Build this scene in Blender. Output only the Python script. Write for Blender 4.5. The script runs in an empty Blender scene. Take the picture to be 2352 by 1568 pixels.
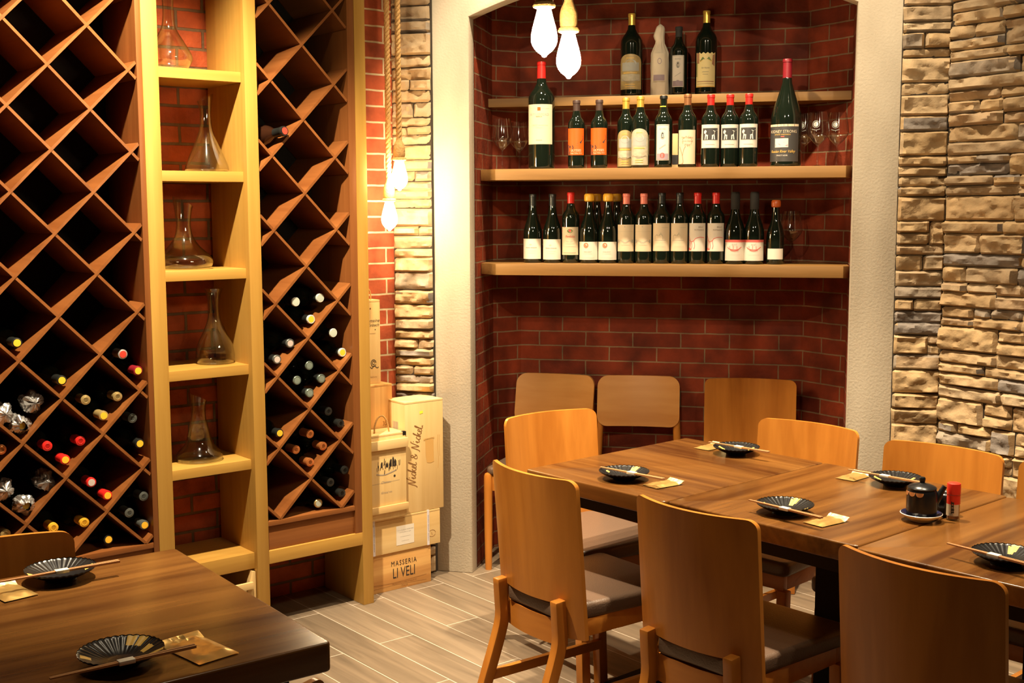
import bpy, bmesh, math, random
from mathutils import Vector, Matrix, noise

SC = bpy.context.scene
COL = SC.collection
PI = math.pi
R = math.radians

# ------------------------------------------------------------------ camera
CAM_H = 1.55
FPX = 2781.6
PITCH, ROLL = R(6.326), R(-0.19)
_fwd = Vector((0, math.cos(PITCH), -math.sin(PITCH)))
_up = Vector((0, math.sin(PITCH), math.cos(PITCH)))
_rt = Vector((1, 0, 0))
_r2 = _rt * math.cos(ROLL) + _up * math.sin(ROLL)
_u2 = _up * math.cos(ROLL) - _rt * math.sin(ROLL)
cd = bpy.data.cameras.new('camera')
cd.sensor_fit = 'HORIZONTAL'
cd.sensor_width = 36.0
cd.lens = FPX / 2352 * 36.0
cam = bpy.data.objects.new('camera', cd)
COL.objects.link(cam)
cam.matrix_world = Matrix(((_r2.x, _u2.x, -_fwd.x, 0), (_r2.y, _u2.y, -_fwd.y, 0),
                           (_r2.z, _u2.z, -_fwd.z, CAM_H), (0, 0, 0, 1)))
SC.camera = cam

# ------------------------------------------------------------------ frames of the room
def heading(a):
    return Vector((math.sin(R(a)), math.cos(R(a)), 0))

class Frame:
    """x runs along a wall or table, y away from the viewer, z up"""
    def __init__(s, o, head):
        s.o = Vector((o[0], o[1], 0)); s.x = heading(head); s.y = heading(head - 90)
        s.rot = R(90 - head)
    def w(s, x, y, z=0):
        return s.o + s.x * x + s.y * y + Vector((0, 0, z))

FA = Frame((-.572, 4.62), 50.97)      # left wall and wine racks
FN = Frame((-.333, 5.06), 102.4)      # arched niche
FT = Frame((.039, 3.657), 138.456)    # long dining table
FS = Frame((-.799, 2.800), 143.63)    # single table
FR = Frame(tuple((FN.w(2.03, -.01))[:2]), 145.0)  # right stone wall

# ------------------------------------------------------------------ world, lights, exposure
W = bpy.data.worlds.new('World'); SC.world = W; W.use_nodes = True
W.node_tree.nodes['Background'].inputs[0].default_value = (1.0, .78, .52, 1)
W.node_tree.nodes['Background'].inputs[1].default_value = .022
SC.view_settings.view_transform = 'Standard'
SC.view_settings.look = 'None'
SC.view_settings.gamma = 1
SC.view_settings.exposure = 0.0
SC.cycles.caustics_reflective = False
SC.cycles.caustics_refractive = False
SC.cycles.sample_clamp_indirect = 6
SC.cycles.max_bounces = 12
SC.cycles.transparent_max_bounces = 24

WARM = (1.0, .81, .55)
def spot(loc, target, power, size=R(95), blend=.6, rad=.035, col=WARM):
    l = bpy.data.lights.new('ceiling_downlight', 'SPOT'); l.energy = power; l.color = col
    l.spot_size = size; l.spot_blend = blend; l.shadow_soft_size = rad
    o = bpy.data.objects.new('ceiling_downlight', l); COL.objects.link(o); o.location = loc
    d = Vector(target) - Vector(loc)
    o.rotation_euler = d.to_track_quat('-Z', 'Y').to_euler()
def area(loc, power, size, col=WARM):
    l = bpy.data.lights.new('ceiling_lamp', 'AREA'); l.shape = 'DISK'; l.size = size; l.energy = power; l.color = col
    o = bpy.data.objects.new('ceiling_lamp', l); COL.objects.link(o); o.location = loc
ZC = 3.30     # ceiling
ZR = 2.75     # top of the racks
ZL_ = 3.26
spot(FA.w(-1.05, -.92, ZL_), FA.w(-.98, -.30, 1.0), 860, size=R(80))
spot(FN.w(.55, -.62, ZL_), FN.w(.75, .10, 1.2), 270, size=R(80))
spot(FN.w(1.42, -.62, ZL_), FN.w(1.35, .05, 1.0), 160, size=R(80))
spot(FT.w(.50, .36, ZL_), FT.w(.50, .64, .75), 720, size=R(62))
spot(FT.w(1.50, .45, ZL_), FT.w(1.45, .60, .75), 260, size=R(62))
spot(FR.w(.75, -.85, ZL_), FR.w(.70, 0, 1.5), 38, size=R(85))
spot(FS.w(.25, -.50, ZL_), FS.w(.20, -.50, 0), 36, size=R(60), blend=.9)
spot((.35, 2.1, ZL_), (.25, 2.4, .0), 40, size=R(75), blend=.9)
spot((1.7, 1.6, ZL_), (1.6, 1.9, .0), 65, size=R(75), blend=.9)
spot((-.6, 1.3, ZL_), (.45, 5.3, 1.85), 190, size=R(34), blend=.6)
spot((1.3, 1.2, ZL_), (.55, 5.3, 1.85), 130, size=R(34), blend=.6)

# ------------------------------------------------------------------ materials
MATS = {}
def nt(name):
    m = bpy.data.materials.new(name); m.use_nodes = True
    t = m.node_tree; b = t.nodes['Principled BSDF']
    return m, t, b
def col4(c): return (c[0], c[1], c[2], 1)
def plain(name, c, rough=.5, metal=0., spec=.5, coat=0., noise_amt=0., nscale=20, bump=0.):
    if name in MATS: return MATS[name]
    m, t, b = nt(name)
    b.inputs['Base Color'].default_value = col4(c)
    b.inputs['Roughness'].default_value = rough
    b.inputs['Metallic'].default_value = metal
    b.inputs['Specular IOR Level'].default_value = spec
    b.inputs['Coat Weight'].default_value = coat
    if noise_amt or bump:
        tc = t.nodes.new('ShaderNodeTexCoord'); n = t.nodes.new('ShaderNodeTexNoise')
        n.inputs['Scale'].default_value = nscale; n.inputs['Detail'].default_value = 4
        t.links.new(tc.outputs['Object'], n.inputs['Vector'])
        if noise_amt:
            mx = t.nodes.new('ShaderNodeMix'); mx.data_type = 'RGBA'
            mx.inputs['A'].default_value = col4([v * (1 - noise_amt) for v in c])
            mx.inputs['B'].default_value = col4([min(1, v * (1 + noise_amt)) for v in c])
            t.links.new(n.outputs['Fac'], mx.inputs['Factor']); t.links.new(mx.outputs['Result'], b.inputs['Base Color'])
        if bump:
            bp = t.nodes.new('ShaderNodeBump'); bp.inputs['Strength'].default_value = bump; bp.inputs['Distance'].default_value = .004
            t.links.new(n.outputs['Fac'], bp.inputs['Height']); t.links.new(bp.outputs['Normal'], b.inputs['Normal'])
    MATS[name] = m
    return m

def wood(name, c1, c2, axis='z', scale=9., rough=.42, coat=.0, stretch=.05, contrast=(.3, .7), fine=.35, wave=0., spec=.4):
    """grain runs along one axis of the object"""
    key = name + '_' + axis
    if key in MATS: return MATS[key]
    m, t, b = nt(key)
    N = t.nodes; L = t.links
    tc = N.new('ShaderNodeTexCoord'); oi = N.new('ShaderNodeObjectInfo')
    add = N.new('ShaderNodeVectorMath'); add.operation = 'ADD'
    mul = N.new('ShaderNodeVectorMath'); mul.operation = 'SCALE'; mul.inputs['Scale'].default_value = 7.3
    cx = N.new('ShaderNodeCombineXYZ')
    for k in range(3): L.new(oi.outputs['Random'], cx.inputs[k])
    L.new(cx.outputs[0], mul.inputs[0])
    L.new(tc.outputs['Object'], add.inputs[0]); L.new(mul.outputs[0], add.inputs[1])
    mp = N.new('ShaderNodeMapping')
    s = [1, 1, 1]; s['xyz'.index(axis)] = stretch
    mp.inputs['Scale'].default_value = s
    L.new(add.outputs[0], mp.inputs['Vector'])
    n1 = N.new('ShaderNodeTexNoise'); n1.inputs['Scale'].default_value = scale; n1.inputs['Detail'].default_value = 5
    n1.inputs['Distortion'].default_value = .8 + wave
    n2 = N.new('ShaderNodeTexNoise'); n2.inputs['Scale'].default_value = scale * 9; n2.inputs['Detail'].default_value = 3
    L.new(mp.outputs[0], n1.inputs['Vector']); L.new(mp.outputs[0], n2.inputs['Vector'])
    mix = N.new('ShaderNodeMath'); mix.operation = 'MULTIPLY_ADD'
    mix.inputs[1].default_value = fine
    sub = N.new('ShaderNodeMath'); sub.operation = 'SUBTRACT'; sub.inputs[1].default_value = .5
    L.new(n2.outputs['Fac'], sub.inputs[0]); L.new(sub.outputs[0], mix.inputs[0]); L.new(n1.outputs['Fac'], mix.inputs[2])
    rp = N.new('ShaderNodeValToRGB')
    rp.color_ramp.elements[0].position = contrast[0]; rp.color_ramp.elements[0].color = col4(c1)
    rp.color_ramp.elements[1].position = contrast[1]; rp.color_ramp.elements[1].color = col4(c2)
    L.new(mix.outputs[0], rp.inputs['Fac']); L.new(rp.outputs['Color'], b.inputs['Base Color'])
    b.inputs['Roughness'].default_value = rough; b.inputs['Coat Weight'].default_value = coat
    b.inputs['Coat Roughness'].default_value = .15
    b.inputs['Specular IOR Level'].default_value = spec
    MATS[key] = m
    return m

def brick(name, cols, mortar, bw, rh, off, ms=.0045, rough=.75, u='x', bumpd=.006, dark=.5):
    m, t, b = nt(name); N = t.nodes; L = t.links
    tc = N.new('ShaderNodeTexCoord'); sp = N.new('ShaderNodeSeparateXYZ'); cb = N.new('ShaderNodeCombineXYZ')
    L.new(tc.outputs['UV'], sp.inputs[0])
    ax = N.new('ShaderNodeMath'); ax.operation = 'SUBTRACT'; ax.inputs[1].default_value = off[0]
    az = N.new('ShaderNodeMath'); az.operation = 'SUBTRACT'; az.inputs[1].default_value = off[1]
    L.new(sp.outputs[0], ax.inputs[0]); L.new(sp.outputs[1], az.inputs[0])
    L.new(ax.outputs[0], cb.inputs[0]); L.new(az.outputs[0], cb.inputs[1])
    # ragged joints
    nz = N.new('ShaderNodeTexNoise'); nz.inputs['Scale'].default_value = 14; nz.inputs['Detail'].default_value = 3
    L.new(tc.outputs['Object'], nz.inputs['Vector'])
    vs = N.new('ShaderNodeVectorMath'); vs.operation = 'MULTIPLY_ADD'
    vs.inputs[1].default_value = (.006, .005, 0)
    L.new(nz.outputs['Color'], vs.inputs[0]); L.new(cb.outputs[0], vs.inputs[2])
    bt = N.new('ShaderNodeTexBrick')
    bt.inputs['Scale'].default_value = 1; bt.inputs['Brick Width'].default_value = bw; bt.inputs['Row Height'].default_value = rh
    bt.inputs['Mortar Size'].default_value = ms; bt.inputs['Mortar Smooth'].default_value = .25
    bt.inputs['Bias'].default_value = 0
    bt.inputs['Color1'].default_value = col4(cols[0]); bt.inputs['Color2'].default_value = col4(cols[1])
    bt.inputs['Mortar'].default_value = col4(mortar)
    L.new(vs.outputs[0], bt.inputs['Vector'])
    n2 = N.new('ShaderNodeTexNoise'); n2.inputs['Scale'].default_value = 9; n2.inputs['Detail'].default_value = 6
    L.new(tc.outputs['Object'], n2.inputs['Vector'])
    rp = N.new('ShaderNodeMapRange'); rp.inputs['From Min'].default_value = .3; rp.inputs['From Max'].default_value = .7
    rp.inputs['To Min'].default_value = dark; rp.inputs['To Max'].default_value = 1.25
    L.new(n2.outputs['Fac'], rp.inputs[0])
    mx = N.new('ShaderNodeVectorMath'); mx.operation = 'SCALE'
    L.new(bt.outputs['Color'], mx.inputs[0]); L.new(rp.outputs[0], mx.inputs['Scale'])
    L.new(mx.outputs[0], b.inputs['Base Color'])
    inv = N.new('ShaderNodeMath'); inv.operation = 'MULTIPLY_ADD'; inv.inputs[1].default_value = -1
    n3 = N.new('ShaderNodeTexNoise'); n3.inputs['Scale'].default_value = 60; n3.inputs['Detail'].default_value = 4
    L.new(tc.outputs['Object'], n3.inputs['Vector'])
    m3 = N.new('ShaderNodeMath'); m3.operation = 'MULTIPLY'; m3.inputs[1].default_value = .5
    L.new(n3.outputs['Fac'], m3.inputs[0]); L.new(bt.outputs['Fac'], inv.inputs[0]); L.new(m3.outputs[0], inv.inputs[2])
    bp = N.new('ShaderNodeBump'); bp.inputs['Strength'].default_value = .7; bp.inputs['Distance'].default_value = bumpd
    L.new(inv.outputs[0], bp.inputs['Height']); L.new(bp.outputs['Normal'], b.inputs['Normal'])
    b.inputs['Roughness'].default_value = rough
    b.inputs['Specular IOR Level'].default_value = .25
    return m

M_BRICK_N = brick('niche_brick', ((.25, .038, .011), (.15, .022, .008)), (.25, .155, .085), .213, .0655, (.03, .0105), ms=.0035)
M_BRICK_D = brick('old_brick', ((.50, .11, .033), (.38, .072, .023)), (.18, .105, .055), .205, .0693, (-.06, -.015), ms=.006, bumpd=.012)
M_BRICK_L = brick('wall_brick', ((.42, .09, .034), (.36, .07, .028)), (.58, .45, .28), .205, .0643, (.012, .036), ms=.0045)

def floor_mat():
    m, t, b = nt('wood_look_tile'); N = t.nodes; L = t.links
    tc = N.new('ShaderNodeTexCoord'); sp = N.new('ShaderNodeSeparateXYZ'); cb = N.new('ShaderNodeCombineXYZ')
    L.new(tc.outputs['Object'], sp.inputs[0])
    a1 = N.new('ShaderNodeMath'); a1.operation = 'ADD'; a1.inputs[1].default_value = .395
    a2 = N.new('ShaderNodeMath'); a2.operation = 'ADD'; a2.inputs[1].default_value = .052
    L.new(sp.outputs[1], a1.inputs[0]); L.new(sp.outputs[0], a2.inputs[0])
    L.new(a1.outputs[0], cb.inputs[0]); L.new(a2.outputs[0], cb.inputs[1])
    bt = N.new('ShaderNodeTexBrick')
    for k, v in (('Scale', 1), ('Brick Width', .85), ('Row Height', .148), ('Mortar Size', .0016), ('Mortar Smooth', .1)):
        bt.inputs[k].default_value = v
    bt.inputs['Color1'].default_value = (.195, .145, .098, 1); bt.inputs['Color2'].default_value = (.148, .108, .071, 1)
    bt.inputs['Mortar'].default_value = (.5, .42, .34, 1)
    L.new(cb.outputs[0], bt.inputs['Vector'])
    mp = N.new('ShaderNodeMapping'); mp.inputs['Scale'].default_value = (1, .06, 1)
    L.new(tc.outputs['Object'], mp.inputs[0])
    n1 = N.new('ShaderNodeTexNoise'); n1.inputs['Scale'].default_value = 22; n1.inputs['Detail'].default_value = 6; n1.inputs['Distortion'].default_value = 1.2
    L.new(mp.outputs[0], n1.inputs['Vector'])
    mr = N.new('ShaderNodeMapRange'); mr.inputs[1].default_value = .3; mr.inputs[2].default_value = .7
    mr.inputs[3].default_value = .72; mr.inputs[4].default_value = 1.25
    L.new(n1.outputs['Fac'], mr.inputs[0])
    sc = N.new('ShaderNodeVectorMath'); sc.operation = 'SCALE'
    L.new(bt.outputs['Color'], sc.inputs[0]); L.new(mr.outputs[0], sc.inputs['Scale'])
    mx = N.new('ShaderNodeMix'); mx.data_type = 'RGBA'; mx.inputs['B'].default_value = (.5, .42, .34, 1)
    L.new(bt.outputs['Fac'], mx.inputs['Factor']); L.new(sc.outputs[0], mx.inputs['A'])
    L.new(mx.outputs['Result'], b.inputs['Base Color'])
    b.inputs['Roughness'].default_value = .42
    b.inputs['Specular IOR Level'].default_value = .35
    bp = N.new('ShaderNodeBump'); bp.inputs['Strength'].default_value = .15; bp.inputs['Distance'].default_value = .003
    L.new(n1.outputs['Fac'], bp.inputs['Height']); L.new(bp.outputs['Normal'], b.inputs['Normal'])
    return m

def stone_mat(name, cols):
    m, t, b = nt(name); N = t.nodes; L = t.links
    g = N.new('ShaderNodeNewGeometry'); tc = N.new('ShaderNodeTexCoord')
    rp = N.new('ShaderNodeValToRGB'); cr = rp.color_ramp; cr.interpolation = 'CONSTANT'
    n = len(cols)
    cr.elements[0].position = 0; cr.elements[0].color = col4(cols[0])
    cr.elements[1].position = 1 / n; cr.elements[1].color = col4(cols[1])
    for k in range(2, n):
        e = cr.elements.new(k / n); e.color = col4(cols[k])
    L.new(g.outputs['Random Per Island'], rp.inputs[0])
    n1 = N.new('ShaderNodeTexNoise'); n1.inputs['Scale'].default_value = 13; n1.inputs['Detail'].default_value = 8
    L.new(tc.outputs['Object'], n1.inputs['Vector'])
    mr = N.new('ShaderNodeMapRange'); mr.inputs[1].default_value = .3; mr.inputs[2].default_value = .7
    mr.inputs[3].default_value = .80; mr.inputs[4].default_value = 1.15
    L.new(n1.outputs['Fac'], mr.inputs[0])
    sc = N.new('ShaderNodeVectorMath'); sc.operation = 'SCALE'
    L.new(rp.outputs['Color'], sc.inputs[0]); L.new(mr.outputs[0], sc.inputs['Scale'])
    L.new(sc.outputs[0], b.inputs['Base Color'])
    n2 = N.new('ShaderNodeTexNoise'); n2.inputs['Scale'].default_value = 70; n2.inputs['Detail'].default_value = 6
    L.new(tc.outputs['Object'], n2.inputs['Vector'])
    bp = N.new('ShaderNodeBump'); bp.inputs['Strength'].default_value = .6; bp.inputs['Distance'].default_value = .004
    L.new(n2.outputs['Fac'], bp.inputs['Height']); L.new(bp.outputs['Normal'], b.inputs['Normal'])
    b.inputs['Roughness'].default_value = .85; b.inputs['Specular IOR Level'].default_value = .2
    return m

def concrete_mat():
    m, t, b = nt('rough_concrete'); N = t.nodes; L = t.links
    tc = N.new('ShaderNodeTexCoord')
    n1 = N.new('ShaderNodeTexNoise'); n1.inputs['Scale'].default_value = 5; n1.inputs['Detail'].default_value = 8
    mp = N.new('ShaderNodeMapping'); mp.inputs['Scale'].default_value = (1, 1, .4)
    L.new(tc.outputs['Object'], mp.inputs[0]); L.new(mp.outputs[0], n1.inputs['Vector'])
    rp = N.new('ShaderNodeValToRGB')
    rp.color_ramp.elements[0].position = .3; rp.color_ramp.elements[0].color = (.42, .36, .275, 1)
    rp.color_ramp.elements[1].position = .7; rp.color_ramp.elements[1].color = (.55, .48, .375, 1)
    L.new(n1.outputs['Fac'], rp.inputs[0]); L.new(rp.outputs[0], b.inputs['Base Color'])
    n2 = N.new('ShaderNodeTexNoise'); n2.inputs['Scale'].default_value = 110; n2.inputs['Detail'].default_value = 5
    L.new(tc.outputs['Object'], n2.inputs['Vector'])
    bp = N.new('ShaderNodeBump'); bp.inputs['Strength'].default_value = .35; bp.inputs['Distance'].default_value = .004
    L.new(n2.outputs['Fac'], bp.inputs['Height']); L.new(bp.outputs['Normal'], b.inputs['Normal'])
    b.inputs['Roughness'].default_value = .85; b.inputs['Specular IOR Level'].default_value = .2
    return m

def glass_mat(name, tint=(1, 1, 1), rough=0.):
    """thin clear glass: mirror share by angle, the rest passes straight through"""
    m = bpy.data.materials.new(name); m.use_nodes = True; t = m.node_tree; N = t.nodes; L = t.links
    for n in list(N): N.remove(n)
    o = N.new('ShaderNodeOutputMaterial'); tr = N.new('ShaderNodeBsdfTransparent'); gl = N.new('ShaderNodeBsdfGlossy')
    lw = N.new('ShaderNodeLayerWeight'); lw.inputs['Blend'].default_value = .5; mx = N.new('ShaderNodeMixShader')
    pw = N.new('ShaderNodeMath'); pw.operation = 'POWER'; pw.inputs[1].default_value = 2.3
    ma = N.new('ShaderNodeMath'); ma.operation = 'MULTIPLY_ADD'; ma.inputs[1].default_value = .85; ma.inputs[2].default_value = .07
    tr.inputs[0].default_value = col4(tint); gl.inputs['Roughness'].default_value = .055
    L.new(lw.outputs['Facing'], pw.inputs[0]); L.new(pw.outputs[0], ma.inputs[0])
    L.new(ma.outputs[0], mx.inputs[0]); L.new(tr.outputs[0], mx.inputs[1]); L.new(gl.outputs[0], mx.inputs[2]); L.new(mx.outputs[0], o.inputs[0])
    MATS[name] = m
    return m

def emit_mat(name, c, s):
    m = bpy.data.materials.new(name); m.use_nodes = True; t = m.node_tree
    for n in list(t.nodes): t.nodes.remove(n)
    e = t.nodes.new('ShaderNodeEmission'); o = t.nodes.new('ShaderNodeOutputMaterial')
    e.inputs[0].default_value = col4(c); e.inputs[1].default_value = s
    t.links.new(e.outputs[0], o.inputs[0])
    return m

PINE = lambda a: wood('pine', (.41, .215, .040), (.53, .31, .070), a, scale=7, rough=.40, contrast=(.32, .68))
REDWOOD = lambda a: wood('red_wood', (.18, .058, .014), (.27, .098, .026), a, scale=9, rough=.38)
TABLEW = lambda a: wood('walnut_top', (.056, .017, .0036), (.20, .085, .019), a, scale=6, rough=.24, stretch=.07, contrast=(.28, .72), wave=.8, spec=.5)
PLY = lambda a: wood('chair_ply', (.39, .132, .018), (.54, .205, .032), a, scale=5, rough=.30, stretch=.10, wave=1.2, contrast=(.32, .68))
OAK = lambda a: wood('shelf_oak', (.24, .120, .033), (.34, .18, .055), a, scale=10, rough=.5)
CRATE = lambda a: wood('crate_pine', (.64, .42, .165), (.78, .57, .265), a, scale=6, rough=.6, stretch=.06)
CRATE2 = lambda a: wood('crate_knotty', (.50, .235, .065), (.70, .41, .14), a, scale=8, rough=.6, stretch=.05, wave=1.5)
CHOP = lambda a: wood('chopstick_wood', (.42, .20, .08), (.55, .29, .13), a, scale=30, rough=.5)
M_LEATHER = plain('brown_leather', (.115, .072, .048), .38, bump=.25, nscale=220)
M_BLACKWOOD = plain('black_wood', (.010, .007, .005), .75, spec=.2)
M_BOTTLE = plain('dark_bottle_glass', (.006, .010, .006), .06, spec=.6, coat=.4)
M_BROWNB = plain('brown_bottle_glass', (.022, .008, .004), .06, spec=.6, coat=.4)
M_GLASS = glass_mat('clear_glass', (.98, .98, .96))
M_GREYG = glass_mat('shaker_glass', (.95, .93, .9))
M_CERAM = plain('black_ceramic', (.010, .010, .011), .26, spec=.5)
M_GOLDP = plain('gold_paint', (.80, .50, .11), .45, noise_amt=.2, nscale=90)
M_WHITE = plain('white_glaze', (.78, .72, .62), .2)
M_BLUE = plain('dark_blue_glaze', (.012, .014, .05), .15)
M_BROWNGLAZE = plain('brown_glaze', (.42, .17, .06), .25)
M_REDP = plain('red_plastic', (.78, .035, .018), .3)
M_PAPER = plain('white_paper', (.74, .68, .58), .7)
M_CREAM = plain('cream_paper', (.70, .58, .40), .7)
M_ROPE = plain('hemp_rope', (.46, .26, .085), .9, noise_amt=.4, nscale=160, bump=.6)
M_TINS = plain('silver_foil', (.50, .49, .48), .38, metal=.85)
M_GOLDF = plain('gold_foil', (.78, .50, .16), .30, metal=.75, noise_amt=.15, nscale=40)
M_GOLDF2 = plain('pale_gold_foil', (.92, .76, .42), .38, metal=.55)
M_INK = plain('black_ink', (.03, .022, .016), .7)
M_INKB = plain('brown_ink', (.26, .12, .035), .7)
M_INKG = plain('grey_ink', (.34, .29, .23), .7)
M_STAIN = plain('wine_stain', (.62, .36, .11), .6)
M_YELLOW = plain('yellow_sticker', (.85, .80, .06), .6)
M_STRAP = plain('strap_tape', (.70, .66, .70), .5)
M_BULB = emit_mat('glowing_bulb', (1, .80, .48), 185)
M_CEIL = plain('ceiling_paint', (.10, .075, .055), .9)
CAPS = dict(
    red=plain('red_foil', (.62, .020, .016), .32), dred=plain('wine_red_foil', (.22, .012, .020), .35),
    pink=plain('pink_foil', (.78, .22, .16), .35), black=plain('black_foil', (.012, .013, .012), .35),
    brown=plain('dark_brown_foil', (.055, .028, .022), .5), bronze=plain('bronze_foil', (.30, .13, .050), .35, metal=.4),
    gold=plain('bright_gold_foil', (.85, .55, .10), .28, metal=.6), yellow=plain('yellow_wax', (.78, .42, .03), .4),
    orange=plain('orange_wax', (.52, .10, .015), .35), grey=plain('dark_grey_foil', (.11, .12, .11), .35, metal=.3),
    green=plain('grey_green_foil', (.13, .17, .14), .3, metal=.3), white=plain('pale_foil', (.62, .68, .60), .3, metal=.2),
    copper=plain('copper_foil', (.62, .22, .065), .3, metal=.6), dgold=plain('old_gold_foil', (.50, .37, .15), .35, metal=.5),
    matte=plain('matte_black_foil', (.022, .021, .019), .75), silver=plain('dull_silver_foil', (.52, .48, .46), .3, metal=.5))
END_Y = plain('gold_cap_end', (1.0, .55, .04), .35)
END_R = plain('red_cap_end', (.62, .05, .03), .4)
END_P = plain('pale_cap_end', (.50, .56, .48), .3)
END_G = plain('grey_green_cap_end', (.20, .25, .21), .3)
END_S = plain('silver_cap_end', (.60, .52, .48), .35)
M_ORANGE = plain('orange_label', (.80, .105, .005), .5)
M_OLDGOLD = plain('antique_gold_label', (.42, .31, .13), .45, noise_amt=.35, nscale=60)
M_PALEGOLD = plain('engraved_pale_label', (.48, .43, .31), .5, noise_amt=.35, nscale=60)
M_CHAR = plain('charcoal_label', (.055, .052, .050), .45)
M_LILAC = plain('grey_lilac_print', (.36, .28, .32), .6)
M_PINKP = plain('red_print', (.70, .12, .10), .6)
M_PRINTG = plain('grey_print', (.40, .40, .36), .6)
M_GREENP = plain('green_print', (.16, .22, .06), .6)
M_BROWNP = plain('brown_print', (.42, .22, .12), .6)
M_TISSUE = plain('tissue_paper', (.72, .62, .47), .7, noise_amt=.12, nscale=14, bump=.3)

# ------------------------------------------------------------------ mesh building
class MB:
    def __init__(s):
        s.v = []; s.f = []; s.m = []; s.uv = {}
    def add(s, vs, fs, mat=0, M=None):
        o = len(s.v)
        s.v += [tuple((M @ Vector(p))) if M is not None else tuple(p) for p in vs]
        if M is not None and M.determinant() < 0: fs = [tuple(reversed(f)) for f in fs]
        s.f += [tuple(i + o for i in f) for f in fs]; s.m += [mat] * len(fs)
        return s
    def box(s, a, b, mat=0, M=None, bev=0.):
        x0, y0, z0 = [min(p, q) for p, q in zip(a, b)]; x1, y1, z1 = [max(p, q) for p, q in zip(a, b)]
        vs = [(x0, y0, z0), (x1, y0, z0), (x1, y1, z0), (x0, y1, z0), (x0, y0, z1), (x1, y0, z1), (x1, y1, z1), (x0, y1, z1)]
        fs = [(0, 3, 2, 1), (4, 5, 6, 7), (0, 1, 5, 4), (1, 2, 6, 5), (2, 3, 7, 6), (3, 0, 4, 7)]
        if bev > 0:
            bm = bmesh.new(); bv = [bm.verts.new(p) for p in vs]
            for f in fs: bm.faces.new([bv[i] for i in f])
            bmesh.ops.bevel(bm, geom=list(bm.edges), offset=bev, segments=2, profile=.6, affect='EDGES')
            return s.bm(bm, mat, M)
        return s.add(vs, fs, mat, M)
    def bm(s, bm, mat=0, M=None):
        bm.verts.index_update()
        s.add([v.co[:] for v in bm.verts], [[v.index for v in f.verts] for f in bm.faces], mat, M); bm.free(); return s
    def prism(s, pts, z0, z1, mat=0, M=None, bev=0., seg=2):
        """outline in x, y pulled up in z"""
        bm = bmesh.new(); a = [bm.verts.new((p[0], p[1], z0)) for p in pts]
        f = bm.faces.new(a); r = bmesh.ops.extrude_face_region(bm, geom=[f])
        for e in r['geom']:
            if isinstance(e, bmesh.types.BMVert): e.co.z = z1
        bmesh.ops.recalc_face_normals(bm, faces=bm.faces)
        if bev > 0:
            es = [e for e in bm.edges if abs(e.verts[0].co.z - e.verts[1].co.z) < 1e-6]
            bmesh.ops.bevel(bm, geom=es, offset=bev, segments=seg, profile=.5, affect='EDGES')
        return s.bm(bm, mat, M)
    def lathe(s, prof, n=24, mat=0, M=None, mats=None, wob=None):
        vs = []; fs = []; ms = []
        for (r, z) in prof:
            for k in range(n):
                a = 2 * PI * k / n
                rr = r * (wob(a, z) if wob else 1)
                vs.append((rr * math.cos(a), rr * math.sin(a), z))
        for i in range(len(prof) - 1):
            for k in range(n):
                k2 = (k + 1) % n
                fs.append((i * n + k, i * n + k2, (i + 1) * n + k2, (i + 1) * n + k))
                ms.append(mats(i, 2 * PI * (k + .5) / n) if mats else mat)
        if prof[0][0] > 1e-5: fs.append(tuple(reversed(range(n)))); ms.append(mats(0, 0) if mats else mat)
        if prof[-1][0] > 1e-5:
            o = (len(prof) - 1) * n; fs.append(tuple(range(o, o + n))); ms.append(mats(len(prof) - 2, 0) if mats else mat)
        o = len(s.v)
        s.v += [tuple(M @ Vector(p)) if M is not None else p for p in vs]
        s.f += [tuple(i + o for i in f) for f in fs]; s.m += ms
        return s
    def tube(s, pts, r, n=8, mat=0, M=None, caps=True):
        pts = [Vector(p) for p in pts]; rs = r if isinstance(r, (list, tuple)) else [r] * len(pts)
        vs = []; fs = []; u = None
        for i, p in enumerate(pts):
            d = (pts[min(i + 1, len(pts) - 1)] - pts[max(i - 1, 0)]).normalized()
            if u is None:
                u = d.orthogonal().normalized()
            else:
                u = (u - d * u.dot(d)); u = u.normalized() if u.length > 1e-6 else d.orthogonal().normalized()
            w = d.cross(u)
            for k in range(n):
                a = 2 * PI * k / n
                vs.append(p + (u * math.cos(a) + w * math.sin(a)) * rs[i])
        for i in range(len(pts) - 1):
            for k in range(n):
                k2 = (k + 1) % n
                fs.append((i * n + k, i * n + k2, (i + 1) * n + k2, (i + 1) * n + k))
        if caps:
            fs.append(tuple(reversed(range(n)))); o = (len(pts) - 1) * n; fs.append(tuple(range(o, o + n)))
        return s.add(vs, fs, mat, M)
    def grid(s, nu, nv, fn, mat=0, M=None, flip=False):
        vs = [fn(i / nu, j / nv) for j in range(nv + 1) for i in range(nu + 1)]
        fs = []
        for j in range(nv):
            for i in range(nu):
                a = j * (nu + 1) + i; q = (a, a + 1, a + nu + 2, a + nu + 1)
                fs.append(tuple(reversed(q)) if flip else q)
        return s.add(vs, fs, mat, M)
    def build(s, name, mats, parent=None, loc=None, rot=0., sharp=38, uvs=None):
        me = bpy.data.meshes.new(name)
        me.from_pydata(s.v, [], s.f)
        mats = mats if isinstance(mats, (list, tuple)) else [mats]
        for m in mats: me.materials.append(m)
        if len(mats) > 1: me.polygons.foreach_set('material_index', s.m)
        me.polygons.foreach_set('use_smooth', [sharp > 0] * len(me.polygons))
        if sharp > 0: me.set_sharp_from_angle(angle=R(sharp))
        if uvs:
            ul = me.uv_layers.new(name='UVMap')
            for l in me.loops: ul.data[l.index].uv = uvs[l.vertex_index]
        me.update()
        o = bpy.data.objects.new(name, me); COL.objects.link(o)
        if parent is not None: o.parent = parent
        if loc is not None: o.location = loc
        o.rotation_euler = (0, 0, rot)
        return o

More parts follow.
